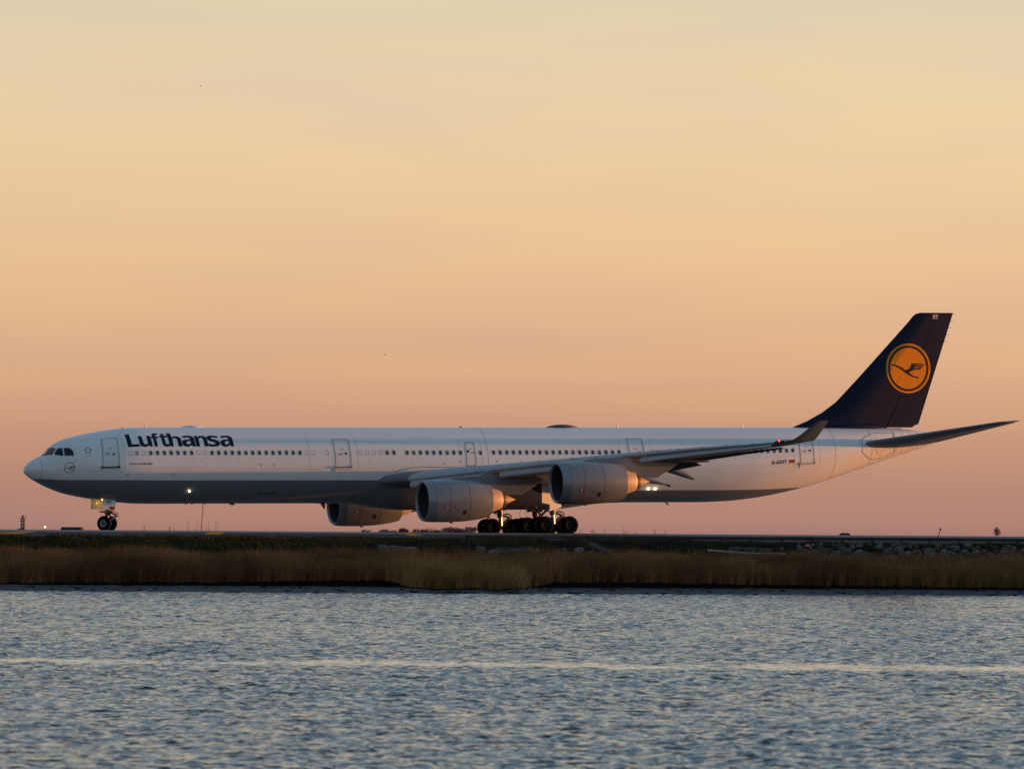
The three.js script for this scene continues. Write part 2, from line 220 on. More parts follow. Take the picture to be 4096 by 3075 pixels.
const poly = (pts, holes = [], k = KR) => { const sh = new THREE.Shape(pts.map((p) => sa(p[0], p[1], k))); for (const h of holes) sh.holes.push(new THREE.Path(h.map((p) => sa(p[0], p[1], k)))); return sh; };
function roundQuad(q, r, k = KR, n = 4) {                              // corners as (station, angle); rounded
  const v = q.map((p) => new THREE.Vector2(p[0], p[1] * k)), out = [];
  for (let i = 0; i < 4; i++) { const a = v[(i + 3) % 4], b = v[i], c = v[(i + 1) % 4], u = a.clone().sub(b).normalize().multiplyScalar(r).add(b), w = c.clone().sub(b).normalize().multiplyScalar(r).add(b); for (let j = 0; j <= n; j++) { const t = j / n, x = u.clone().multiplyScalar((1 - t) ** 2).addScaledVector(b, 2 * t * (1 - t)).addScaledVector(w, t * t); out.push([x.x, x.y / k]); } }
  return out;
}
function scaleQuad(q, d) { const c = [0, 1].map((k) => q.reduce((t, p) => t + p[k], 0) / 4); return q.map((p) => [p[0] + Math.sign(p[0] - c[0]) * d, p[1] + Math.sign(p[1] - c[1]) * d / KR]); }
const ell = (s, a, rs, ra, n = 20, lean = 0) => Array.from({ length: n }, (_, i) => { const t = i / n * 2 * Math.PI, c = Math.cos(t), q = Math.sin(t), f = 1 / Math.pow(Math.abs(c) ** 2.6 + Math.abs(q) ** 2.6, 1 / 2.6); return [s + rs * c * f, a + ra * q * f]; });
const circ = (s, a, rs, ra, n = 40) => Array.from({ length: n }, (_, i) => { const t = i / n * 2 * Math.PI; return [s + rs * Math.cos(t), a + ra * Math.sin(t)]; });
function lettering(text, s, a, width, height, k = KR, f = font) {     // left end of the base line, width and cap height in metres
  const shapes = f.generateShapes(text, 1), box2 = new THREE.Box2(); const base = f.generateShapes('H', 1); let cap = 0; base.forEach((sh) => sh.getPoints().forEach((p) => { cap = Math.max(cap, p.y); }));
  shapes.forEach((sh) => sh.getPoints().forEach((p) => box2.expandByPoint(p)));
  const fx = width / (box2.max.x - box2.min.x), fy = height / cap, mv = (p) => new THREE.Vector2(s + (p.x - box2.min.x) * fx, -a * k + p.y * fy);
  return shapes.map((sh) => { const e = sh.extractPoints(6), o = new THREE.Shape(e.shape.map(mv)); o.holes = e.holes.map((h) => new THREE.Path(h.map(mv))); return o; });
}
const bodyTex = canvasTex(2048, 1024, (c, w, h) => {                    // u along the body, v from the crown round to the keel (one side); print and wear only
  c.fillStyle = '#dedfdd'; c.fillRect(0, 0, w, h);
  const X = (s) => s / 74 * w, Y = (a) => a / Math.PI * h;
  for (let i = 0; i < 900; i++) { c.fillStyle = `rgba(${rnd() < 0.5 ? '120,116,110' : '255,255,255'},${0.012 + 0.025 * rnd()})`; const ww = rr(10, 140), hh = rr(2, 26); c.fillRect(rnd() * w, rnd() * h, ww, hh); }
  const line = (s0, a0, s1, a1, t = 0.5, al = 0.4) => { c.strokeStyle = `rgba(70,72,76,${al})`; c.lineWidth = t; c.beginPath(); c.moveTo(X(s0), Y(a0)); c.lineTo(X(s1), Y(a1)); c.stroke(); };
  for (const s of [1.02, 8.0, 13.2, 18.5, 22.2, 26.2, 31, 35.62, 40.8, 45.9, 50.3, 54.6, 59, 64.15, 66.6]) line(s, 0, s, Math.PI, s === 1.02 || s === 35.62 || s === 64.15 ? 1.3 : 0.6, s === 35.62 || s === 64.15 ? 0.5 : s === 1.02 ? 0.4 : 0.13);
  for (const a of [0.55, 0.83, 1.42, 1.7, 1.93]) for (let s = 8; s < 64; s += 6) line(s + rr(0, 1), a, s + 6 - rr(0, 1.5), a, 0.7, 0.08 + 0.12 * rnd());
  const patch = (s0, a0, s1, a1, al) => { c.strokeStyle = `rgba(95,92,92,${al})`; c.lineWidth = 3.2; c.lineJoin = 'round'; c.strokeRect(X(s0), Y(a0), X(s1) - X(s0), Y(a1) - Y(a0)); };
  patch(3.2, 0.52, 6.9, 1.75, 0.14); patch(21.4, 0.62, 25.2, 1.72, 0.16); patch(33.4, 0.85, 35.1, 1.7, 0.14); patch(46.3, 0.7, 48.9, 1.5, 0.1); patch(60.6, 0.9, 62.8, 1.9, 0.12);
  for (let i = 0; i < 300; i++) { const s = rr(7, 62), a = rr(1.33, 1.42), L = rr(0.03, 0.14); c.fillStyle = `rgba(96,84,76,${0.03 + 0.09 * rnd()})`; c.fillRect(X(s), Y(a), rr(0.6, 2.2), Y(L)); }
  for (let i = 0; i < 70; i++) { const s = rr(66, 73.4), a = rr(0.3, 2.6); c.fillStyle = `rgba(80,68,58,${0.05 + 0.12 * rnd()})`; c.fillRect(X(s), Y(a), rr(1, 4), Y(rr(0.1, 0.5))); }
  for (let i = 0; i < 40; i++) { const s = rr(40, 44.5); c.fillStyle = `rgba(60,50,44,${0.1 + 0.15 * rnd()})`; c.fillRect(X(s), Y(rr(0, 0.05)), rr(1, 3), Y(rr(0.05, 0.16))); }
  for (const s of [67.4, 69.5, 70.2, 70.9, 71.6, 72.3, 73]) line(s, 0.2, s, 2.6, 1.2, 0.5);
});
const paint = { clearcoat: 0.6, clearcoatRoughness: 0.12 };
M.white = phys(0xffffff, 0.45, { map: bodyTex, ...paint });
M.plainWhite = phys(col(0.7, 0.7, 0.69), 0.45, paint);
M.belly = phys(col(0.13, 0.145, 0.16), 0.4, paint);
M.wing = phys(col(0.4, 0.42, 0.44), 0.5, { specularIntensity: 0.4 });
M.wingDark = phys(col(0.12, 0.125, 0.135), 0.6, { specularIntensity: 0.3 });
M.blue = phys(col(0.003, 0.006, 0.028), 0.45, { specularIntensity: 0.35 });
M.orange = phys(col(0.82, 0.27, 0.004), 0.5, { specularIntensity: 0.4 });
M.ink = phys(col(0.004, 0.007, 0.022), 0.5, { specularIntensity: 0.4 }); M.line = std(col(0.17, 0.17, 0.18), 0.6); M.dark = std(col(0.018, 0.018, 0.02), 0.6); M.black = std(col(0.006, 0.006, 0.006), 0.8);
M.pane = phys(col(0.012, 0.017, 0.026), 0.12, { clearcoat: 1, clearcoatRoughness: 0.03 }); M.frameGrey = std(col(0.32, 0.32, 0.33), 0.5);
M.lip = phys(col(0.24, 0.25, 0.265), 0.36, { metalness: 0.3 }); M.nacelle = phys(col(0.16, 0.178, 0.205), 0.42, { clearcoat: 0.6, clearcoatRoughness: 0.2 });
M.liner = phys(col(0.04, 0.044, 0.05), 0.7, { specularIntensity: 0.3 }); M.core = phys(col(0.5, 0.4, 0.33), 0.6, { metalness: 0.25, specularIntensity: 0.5 }); M.cone = phys(col(0.5, 0.36, 0.24), 0.65, { metalness: 0.15, specularIntensity: 0.4 }); M.burnt = std(col(0.09, 0.065, 0.05), 0.55, { metalness: 0.4 });
M.red = std(col(0.32, 0.012, 0.016), 0.5); M.gold = std(col(0.75, 0.42, 0.02), 0.5); M.rubber = phys(col(0.008, 0.008, 0.009), 0.9, { specularIntensity: 0.1 }); M.rim = std(col(0.42, 0.45, 0.48), 0.5); M.rimDark = phys(col(0.03, 0.03, 0.033), 0.7, { specularIntensity: 0.2 }); M.strut = phys(col(0.16, 0.16, 0.165), 0.5, { metalness: 0.2, specularIntensity: 0.5 }); M.chrome = phys(col(0.4, 0.38, 0.36), 0.3, { metalness: 0.9 });

// fuselage: white above the paint line, grey below it
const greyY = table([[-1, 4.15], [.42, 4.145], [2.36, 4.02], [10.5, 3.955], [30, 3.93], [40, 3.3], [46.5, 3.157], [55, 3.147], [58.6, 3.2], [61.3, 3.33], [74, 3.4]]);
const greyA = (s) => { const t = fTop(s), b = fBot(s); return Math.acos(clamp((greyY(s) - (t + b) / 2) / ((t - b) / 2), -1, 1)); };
const stations = []; for (let s = -0.03; s < 0.5; s += s < 0.1 ? 0.03 : 0.08) stations.push(s); for (let s = 0.5; s < 5; s += 0.15) stations.push(s); for (let s = 5; s < 11; s += 0.4) stations.push(s); for (let s = 11; s < 53; s += 1) stations.push(s); for (let s = 53; s < 73.96; s += 0.45) stations.push(s); stations.push(73.95);
function bodyGrid(a0f, a1f, n, skip) {
  const pos = [], nor = [], uv = [], idx = [], m = n + 1;
  for (const s of stations) { const a0 = a0f(s), a1 = a1f(s); for (let j = 0; j <= n; j++) { const a = lerp(a0, a1, j / n), p = skin(s, a), q = skinN(s, a); pos.push(p.x, p.y, p.z); if (!(q.length() > 0.5)) q.set(-1, 0, 0); nor.push(q.x, q.y, q.z); uv.push(s / 74, 1 - Math.abs(a > Math.PI ? 2 * Math.PI - a : a) / Math.PI); } }
  for (let i = 0; i + 1 < stations.length; i++) { if (a1f(stations[i]) - a0f(stations[i]) < 1e-4 && a1f(stations[i + 1]) - a0f(stations[i + 1]) < 1e-4) continue; for (let j = 0; j < n; j++) { const am = lerp(a0f(stations[i]), a1f(stations[i]), (j + 0.5) / n); if (skip && skip((stations[i] + stations[i + 1]) / 2, am)) continue; const a = i * m + j; idx.push(a, a + 1, a + m, a + 1, a + m + 1, a + m); } }
  const g = new THREE.BufferGeometry(); g.setAttribute('position', new THREE.Float32BufferAttribute(pos, 3)); g.setAttribute('normal', new THREE.Float32BufferAttribute(nor, 3)); g.setAttribute('uv', new THREE.Float32BufferAttribute(uv, 2)); g.setIndex(idx); return g;
}
obj('fuselage', bodyGrid((s) => -greyA(s), greyA, 128, (s, a) => s > 1.28 && s < 3.32 && Math.abs(a) < 1.27), M.white, plane);
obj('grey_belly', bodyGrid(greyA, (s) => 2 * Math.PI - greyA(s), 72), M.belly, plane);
{ // cockpit: a panel with window openings on each side, panes, dark inside
  const A = [[1.87, 0.035], [2.15, 0.57], [1.80, 0.735], [1.37, 0.25], [1.385, 0.035]], B = [[2.305, 0.631], [2.532, 0.722], [2.482, 1.103], [2.304, 1.063], [1.981, 0.892], [1.975, 0.78], [2.064, 0.732]], C = [[2.631, 0.765], [2.989, 0.832], [3.191, 0.99], [3.189, 1.19], [2.59, 1.13]];
  for (const mir of [false, true]) {
    obj('cockpit_panel', drape(poly([[1.16, 0], [3.45, 0], [3.45, 1.38], [1.16, 1.38]], [A, B, C]), 0.004, 0.09, KR, mir), M.plainWhite, plane);
    for (const w of [A, B, C]) {
      const pane = obj('cockpit_window', drape(poly(w), -0.02, 0.12, KR, mir), w === A ? M.windscreen ??= phys(col(0.16, 0.19, 0.19), 0.02, { transmission: 1, thickness: 0 }) : M.sideGlass ??= phys(col(0.1, 0.12, 0.13), 0.02, { transmission: 1, thickness: 0 }), plane);
      const c = [0, 1].map((k) => w.reduce((t, p) => t + p[k], 0) / w.length), grow = w.map((p) => [p[0] + (p[0] - c[0]) * 0.1, p[1] + (p[1] - c[1]) * 0.1]);
      obj('window_frame', drape(poly(grow, [w]), 0.009, 0.1, KR, mir), M.frameGrey, pane);
    }
  }
  const bulk = []; for (let i = 0; i < 40; i++) bulk.push(skin(3.42, i / 40 * 2 * Math.PI, -0.05));
  const sh = new THREE.ShapeGeometry(new THREE.Shape(bulk.map((p) => new THREE.Vector2(p.z, p.y)))); sh.rotateY(-Math.PI / 2); sh.translate(3.42 - S0, 0, 0);
  obj('cockpit_bulkhead', merge([sh, box(2.5 - S0, 5.3, 0, 1.8, 0.06, 2.5), box(2.85 - S0, 6.45, 0, 0.7, 0.06, 0.9)]), M.black, plane);
  const panel = obj('instrument_panel', merge([box(1.72 - S0, 5.5, 0, 0.25, 0.4, 1.9)]), M.black, plane);
  const seat = (z) => merge([box(2.62 - S0, 5.75, z, 0.12, 0.75, 0.45), box(2.4 - S0, 5.5, z, 0.5, 0.12, 0.45)]);
  obj('pilot_seat', seat(0.53), M.dark, plane); obj('pilot_seat', seat(-0.53), M.dark, plane);
}
const win = (s, a = 1.2555) => {                                       // cabin windows
  const w = obj('cabin_window', drape(poly(ell(s, a, 0.115, 0.058)), 0.006, 0), M.pane, plane), bl = rnd();
  if (bl < 0.28) { const q = ell(s, a, 0.108, 0.055), cut = a - 0.055 + 0.11 * (0.12 + bl * 1.6); obj('window_blind', drape(poly(q.map(([u, v]) => [u, Math.min(v, cut)])), 0.009, 0), M.blind ??= std(col(0.16, 0.165, 0.18), 0.6), w); }
  obj('window_frame', drape(poly(ell(s, a, 0.152, 0.071), [ell(s, a, 0.115, 0.058)]), 0.01, 0), M.frameGrey, w); return w;
};
const blank = (s, a = 1.2555) => obj('window_plug', drape(poly(ell(s, a, 0.148, 0.07), [ell(s, a, 0.122, 0.06)]), 0.006, 0), M.line, plane);
for (const s of [7.383, 8.419, 12.691, 13.221, 21.19, 21.734, 22.788, 25.445, 25.977, 26.509, 27.041]) blank(s);
{ const w = win(7.877); w.material = M.frameGrey; w.userData.label = 'cabin window with its blind pulled down'; }
for (let i = 0; i < 7; i++) win(8.962 + 0.5317 * i);
for (let i = 0; i < 14; i++) win(lerp(13.752, 20.664, i / 13));
for (const s of [27.58, 28.109]) win(s); for (let i = 0; i < 9; i++) win(29.162 + 0.533 * i); win(35.026);
for (let i = 0; i < 18; i++) win(36.08 + 0.5335 * i, 1.25); for (let i = 0; i < 2; i++) win(45.68 + 0.5335 * i, 1.25);
for (let i = 0; i < 23; i++) { const s = 60.496 - 0.5225 * i; win(s, s > 57.9 ? lerp(1.247, 1.289, (s - 57.9) / 2.6) : 1.25); }
function door(q, o) {                                                  // corners, and what is on the leaf
  const d = obj(o.kind ?? 'passenger_door', drape(poly(roundQuad(q, 0.14)), 0.006, 0.2), M.plainWhite, plane);
  obj('door_frame', drape(poly(roundQuad(scaleQuad(q, 0.03), 0.16), [roundQuad(scaleQuad(q, -0.025), 0.12)]), 0.014, 0.25), M.line, d);
  if (o.window) obj('door_window', drape(poly(circ(o.window[0], o.window[1], 0.1, 0.037, 20)), 0.02, 0), M.pane, d);
  if (o.handle) obj('door_handle', drape(poly([[o.handle[0] - 0.025, o.handle[1] - 0.04], [o.handle[0] + 0.02, o.handle[1] - 0.04], [o.handle[0] + 0.02, o.handle[1] + 0.035], [o.handle[0] - 0.025, o.handle[1] + 0.035]]), 0.02, 0), M.ink, d);
  if (o.placard) obj('door_placard', drape(poly([[o.placard[0] - 0.08, o.placard[1] - 0.01], [o.placard[0] + 0.08, o.placard[1] - 0.01], [o.placard[0] + 0.08, o.placard[1] + 0.01], [o.placard[0] - 0.08, o.placard[1] + 0.01]]), 0.02, 0), M.red, d);
  if (o.print) obj('door_print', drape([-0.26, -0.12].flatMap((x) => [0, 0.02, 0.04].map((y) => poly([[o.handle[0] + x, o.handle[1] + y - 0.02], [o.handle[0] + x + 0.11, o.handle[1] + y - 0.02], [o.handle[0] + x + 0.11, o.handle[1] + y - 0.012], [o.handle[0] + x, o.handle[1] + y - 0.012]]))), 0.02, 0), M.line, d);
  if (o.sill) { const [l, r] = [q[3], q[2]]; obj('door_sill', merge([bar(skin(l[0] - 0.1, l[1] + 0.022, 0.03), skin(r[0] + 0.1, r[1] + 0.022, 0.03), 0.07, 0.07), box(...skin(l[0] - 0.05, l[1] + 0.002, 0.02).toArray(), 0.12, 0.14, 0.06), box(...skin(r[0] + 0.06, r[1] + 0.002, 0.02).toArray(), 0.12, 0.14, 0.06)]), o.sill, d); obj('drain_mast', bar(skin(l[0] - 0.03, l[1] + 0.04, 0.01), skin(l[0] - 0.05, l[1] + 0.14, 0.01), 0.03, 0.03), M.line, d); }
  return d;
}
door([[5.434, 0.691], [6.6, 0.72], [6.436, 1.622], [5.217, 1.627]], { window: [6.112, 1.264], handle: [5.717, 1.235], placard: [5.922, 1.076], print: 1, sill: M.dark });
door([[23.434, 0.842], [24.642, 0.842], [24.651, 1.632], [23.434, 1.632]], { window: [24.292, 1.277], handle: [23.908, 1.301], placard: [24.004, 1.165], print: 1, sill: M.frameGrey });
door([[33.899, 0.952], [34.604, 0.952], [34.61, 1.601], [33.868, 1.613]], { kind: 'emergency_exit', window: [34.036, 1.219], handle: [34.5, 1.258], placard: [34.241, 1.145], print: 1 });
door([[47.036, 0.825], [48.226, 0.825], [48.252, 1.62], [47.007, 1.62]], { window: [47.9, 1.25], placard: [47.626, 1.156] });
door([[61.1, 0.97], [62.24, 0.98], [62.296, 1.77], [61.115, 1.722]], { window: [61.962, 1.346], handle: [61.54, 1.353], placard: [61.675, 1.205], print: 1, sill: M.frameGrey });
// titles, emblems, registration
{
  const spans = [['L', 0, .925, 1.335], ['u', .95, 1.916, 1.05], ['f', 1.943, 2.58, 1.37], ['t', 2.6, 3.235, 1.31], ['h', 3.25, 4.25, 1.36], ['a', 4.27, 5.286, 1.07], ['n', 5.33, 6.27, 1.05], ['s', 6.28, 7.22, 1.07], ['a', 7.27, 8.28, 1.07]], xh = { u: 0.553, a: 0.567, n: 0.567, s: 0.567 };
  const all = spans.flatMap(([ch, a, b, h]) => { const sh = font.generateShapes(ch, 1); let lo = 9, hi = -9, top = 0; sh.forEach((q) => q.getPoints(8).forEach((p) => { lo = Math.min(lo, p.x); hi = Math.max(hi, p.x); top = Math.max(top, p.y); })); const fx = (b - a) / (hi - lo), fy = h / top, mv = (p) => new THREE.Vector2(7.28 + a + (p.x - lo) * fx, -1.073 * KR + p.y * fy); return sh.map((q) => { const e = q.extractPoints(8), o = new THREE.Shape(e.shape.map(mv)); o.holes = e.holes.map((k) => new THREE.Path(k.map(mv))); return o; }); });
  obj('airline_title', drape(all, 0.007, 0.16), M.ink, plane);
}
obj('type_title', drape(lettering('Airbus A340-600', 7.26, 1.569, 1.77, 0.145), 0.007, 0.3), M.ink, plane);
obj('registration', drape(lettering('D-AIHY', 58.69, 1.662, 1.25, 0.31), 0.007, 0.3), M.ink, plane);
[M.black, M.red, M.gold].forEach((m, i) => obj('flag_stripe', drape(poly([[60.12, 1.571 + i * 0.0395], [60.625, 1.585 + i * 0.0415], [60.63, 1.587 + (i + 1) * 0.0415], [60.13, 1.571 + (i + 1) * 0.0395]]), 0.008, 0.3), m, plane));
const crane = [[520, 752], [558, 765], [563, 757], [612, 778], [684, 809], [683, 817], [640, 803], [610, 791], [613, 796], [690, 826], [720, 827], [745, 815], [765, 790], [785, 748], [815, 744], [880, 745], [960, 755], [942, 768], [832, 757], [830, 764], [936, 775], [920, 790], [822, 779], [820, 786], [916, 795], [905, 808], [812, 799], [810, 806], [899, 812], [892, 825], [830, 822], [790, 835], [747, 858], [775, 885], [812, 908], [878, 917], [865, 936], [800, 920], [740, 890], [690, 855], [610, 802], [560, 776], [521, 765]].map(([x, y]) => [(x - 740) / 285, (y - 808) / 318]);
{
  const c = [2.829, 1.636], f = ([x, y]) => [c[0] + 0.366 * x, c[1] + 0.2025 * y], fb = ([x, y]) => [c[0] + 0.41 * x + 0.02, c[1] + 0.235 * y];
  obj('emblem_ring', drape(poly(circ(c[0], c[1], 0.366, 0.2025), [circ(c[0], c[1], 0.327, 0.181)]), 0.007, 0.12), M.ink, plane);
  obj('emblem_bird', drape(poly(crane.map(fb)), 0.007, 0.2), M.ink, plane);
  const st = [4.262, 1.066];
  for (let i = 0; i < 5; i++) { const t = i / 5 * 2 * Math.PI + 0.15, R = 0.215, pt = (r, q) => [st[0] + r * Math.sin(q), st[1] - r * Math.cos(q) / 2.45]; const c0 = pt(R, t), tri = [0, 1, 2].map((k) => [c0[0] + 0.115 * Math.sin(t + 0.15 + k * 2.094), c0[1] - 0.115 * Math.cos(t + 0.15 + k * 2.094) / 2.45]); obj('alliance_star', drape(poly(tri), 0.006, 0), M.line, plane); obj('alliance_star', drape(poly([tri[1], tri[2], c0]), 0.009, 0), M.ink, plane); }
  obj('alliance_title', drape(poly([[3.92, 1.22], [4.53, 1.243], [4.53, 1.253], [3.92, 1.23]]), 0.006, 0.3), M.line, plane);
  obj('service_port', drape([poly(circ(7.17, 1.86, 0.1, 0.04, 20), [circ(7.17, 1.86, 0.08, 0.031, 20)]), poly(circ(7.17, 1.86, 0.04, 0.016, 10))], 0.007, 0.2), M.line, plane);
  for (const [s, a] of [[10.5, 1.84]]) obj('access_panel', drape(poly(roundQuad([[s, a - 0.03], [s + 0.33, a - 0.03], [s + 0.33, a + 0.04], [s, a + 0.04]], 0.03), [roundQuad([[s + 0.02, a - 0.023], [s + 0.31, a - 0.023], [s + 0.31, a + 0.033], [s + 0.02, a + 0.033]], 0.02)]), 0.006, 0.2), M.line, plane);
  for (const [s, a] of [[17.55, 1.575], [18.6, 1.575], [33.4, 1.5], [32.1, 1.56], [36.3, 1.5], [38.3, 1.51]]) obj('static_port', drape(poly(circ(s, a, 0.045, 0.02, 10)), 0.007, 0), M.dark, plane);
  obj('outflow_panel', drape([0, 0.5, 1.0].map((d) => poly(circ(17.8 + d, 2.42, 0.12, 0.035, 14))), 0.007, 0.2), M.dark, plane);
  obj('tail_fairing_seam', drape(poly([[66.534, 1.126], [67.574, 0.781], [69.521, 0.815], [69.448, 1.656], [69.584, 2.161], [68.686, 2.486], [67.631, 2.31], [67.154, 2.134], [66.474, 1.696]], [[[66.6, 1.14], [67.6, 0.82], [69.44, 0.85], [69.37, 1.656], [69.5, 2.15], [68.67, 2.45], [67.66, 2.27], [67.19, 2.1], [66.54, 1.69]]]), 0.01, 0.14), M.frameGrey, plane);
  obj('stabiliser_cutout', drape(poly([[67.85, 1.08], [69.46, 1.25], [69.45, 1.9], [68.02, 2.06], [67.68, 1.63]]), 0.012, 0.14), M.plainWhite, plane);
  obj('tail_exhaust', merge([tube(P(73.6, 7.1, 0), P(74.05, 7.12, 0), 0.24, 0.2, 20), tube(P(74.0, 7.12, 0), P(74.12, 7.12, 0), 0.2, 0.1, 20)]), M.dark, plane);
}
// crown and keel fittings
function blade(name, s0, y0, s1, y1, c0, c1, mat) { const r = (s, y, c) => [P(s, y, 0), P(s + c * 0.4, y, 0.03), P(s + c, y, 0), P(s + c * 0.4, y, -0.03)]; return obj(name, loft([r(s0, y0, c0), r(s1, y1, c1)], true, 20), mat, plane); }
blade('blade_antenna', 9.3, 7.88, 9.52, 8.1, 0.24, 0.1, M.plainWhite); blade('blade_antenna', 47.02, 7.9, 47.22, 8.21, 0.24, 0.09, M.plainWhite); blade('blade_antenna', 57.29, 7.9, 57.42, 8.18, 0.18, 0.1, M.plainWhite);
blade('keel_antenna', 50.95, 2.3, 51.2, 2.05, 0.35, 0.22, M.wing); blade('keel_antenna', 23.2, 2.3, 23.5, 1.86, 0.42, 0.1, M.red); blade('keel_antenna', 15.9, 2.3, 16.2, 2.16, 0.5, 0.3, M.belly); for (const s of [13, 14, 12.5]) blade('drain_mast', s, 2.3, s + 0.08, 2.2, 0.12, 0.07, M.dark);
function dome(name, s0, s1, h, w, mat) { const pts = []; for (let i = 0; i <= 14; i++) { const t = i / 14; pts.push(Array.from({ length: 16 }, (_, j) => { const a = j / 16 * 2 * Math.PI, k = Math.pow(Math.sin(Math.PI * clamp(t, 0.02, 0.98)), 0.55); return P(lerp(s0, s1, t), 7.9 + h * k * Math.max(Math.sin(a), -0.4), w * k * Math.cos(a)); })); } return obj(name, loft(pts, true, 60), mat, plane); }
dome('radome', 12.28, 14.05, 0.17, 0.35, M.plainWhite); dome('radome', 41.4, 43.95, 0.25, 0.55, std(col(0.085, 0.055, 0.042), 0.55)); dome('beacon', 34.38, 34.62, 0.11, 0.1, M.red); dome('beacon', 7.6, 7.9, 0.05, 0.08, M.plainWhite);

// wings: everything built for the left, mirrored to the right
const T = (a) => table(a);
const wLE = pchip([[0, 25.6], [2.6, 26.9], [4.2, 28.75], [9.37, 32.95], [14, 36.1], [19.25, 39.75], [24, 43.2], [29.6, 47.3], [30.8, 48.1]]), wLEy = T([[0, 3.8], [2.6, 3.8], [4.2, 3.98], [9.37, 4.52], [14, 4.9], [19.25, 5.33], [24, 5.7], [29.6, 6.05], [30.8, 6.15]]);
const wTE = T([[0, 39.8], [9.5, 40.9], [20, 45.2], [20.3, 45.5], [30.8, 49.75]]), wTEy = T([[0, 3.35], [9.5, 4.2], [20, 5.2], [28.3, 5.85], [30.8, 6.15]]), wT = T([[0, 0.1], [3, 0.1], [5.5, 0.122], [9.5, 0.118], [20, 0.105], [30.8, 0.09]]);
const foilY = (x, t) => 5 * t * (0.2969 * Math.sqrt(x) - 0.126 * x - 0.3516 * x * x + 0.2843 * x ** 3 - 0.1036 * x ** 4);
const FX = [0, 0.008, 0.025, 0.06, 0.12, 0.22, 0.36, 0.52, 0.68, 0.84, 1];
function foil(le, te, dir, t, rise = 0, up = 1.15, lo = 0.85) {         // closed ring, over the top and back underneath
  const c = le.distanceTo(te), at = (x, k) => le.clone().lerp(te, x).addScaledVector(dir, c * (k * foilY(x, t) + rise * 4 * x * (1 - x)));
  return [...FX.map((x) => at(x, up)), ...FX.slice(1, -1).reverse().map((x) => at(x, -lo))];
}
const wingRing = (z) => foil(P(wLE(z), wLEy(z), z), P(wTE(z), wTEy(z), z), V(0, 1, 0), wT(z), 0.012);
const mirrored = (g) => { const h = g.clone(); h.scale(1, 1, -1); const p = h.attributes; if (!h.index) for (const k of Object.keys(p)) { const a = p[k], n = a.itemSize; for (let i = 0; i < a.count; i += 3) for (let c = 0; c < n; c++) { const t = a.array[i * n + c]; a.array[i * n + c] = a.array[(i + 1) * n + c]; a.array[(i + 1) * n + c] = t; } } return h; };
function slatRing(z, drop) {                                            // nose skin moved forward and down
  const c = wTE(z) - wLE(z), d = 0.12 + 0.02 * c, le = P(wLE(z) - d, wLEy(z) - drop * d, z), te = P(wTE(z) - d, wTEy(z) - drop * d, z), t = wT(z);
  const q = Math.min(0.2, 0.95 / c) / 0.2, at = (x0, k, inset = 0, x = x0 * q) => le.clone().lerp(te, x).add(V(0, c * k * foilY(x, t), 0)).add(V(inset, 0, 0));
  const pts = [at(0.2, 1.17), at(0.09, 1.17), at(0.045, 1.17), at(0.016, 1.15), at(0.003, 0.9), at(0.003, -0.8), at(0.014, -0.95), at(0.03, -1), at(0.03, -0.75, 0.03), at(0.04, 0.2, 0.05), at(0.08, 0.8, 0.03)], o = pts[0].clone(), C = Math.cos(0.52), S = Math.sin(0.52);
  return pts.map((p) => { const x = p.x - o.x, y = p.y - o.y; return V(o.x + x * C - y * S, o.y + x * S + y * C, p.z); });
}
const span = (a, b, n, f, ang = 30) => loft(Array.from({ length: n + 1 }, (_, i) => f(lerp(a, b, i / n))), true, ang);
function flapRing(z, ext, drop, defl) { const c = (wTE(z) - wLE(z)) * 0.2, le = P(wTE(z) - c * 0.75 + ext, wTEy(z) - drop, z), te = le.clone().add(V(c * Math.cos(defl), -c * Math.sin(defl), 0)); return foil(le, te, V(0, 1, 0), 0.13); }
function canoe(z, pts, w) { return loft(pts.map(([s, top, bot, k]) => Array.from({ length: 14 }, (_, i) => { const a = i / 14 * 2 * Math.PI, c = Math.cos(a), q = Math.sin(a); return P(s, (top + bot) / 2 + (top - bot) / 2 * Math.sign(q) * Math.abs(q) ** 0.8, z + w * k * Math.sign(c) * Math.abs(c) ** 0.8); })), true, 40); }
const CAN = [[12.5, [[41.3, 4.42, 4.38, 0.1], [42, 4.5, 4.1, 0.7], [43.2, 4.35, 3.72, 1], [44.6, 4.0, 3.48, 0.9], [45.6, 3.6, 3.36, 0.55], [45.9, 3.5, 3.33, 0.4]]], [16.2, [[43, 4.75, 4.7, 0.1], [43.7, 4.8, 4.45, 0.7], [44.9, 4.68, 4.1, 1], [45.9, 4.35, 3.8, 0.85], [46.55, 3.93, 3.64, 0.6], [46.62, 3.88, 3.64, 0.5]]], [20.2, [[41.6, 5.15, 5.05, 0.2], [42.6, 5.22, 4.9, 0.75], [44, 5.3, 4.84, 1], [45.3, 5.25, 4.83, 0.9], [46.0, 5.14, 4.85, 0.7], [46.12, 5.1, 4.86, 0.6]]]];
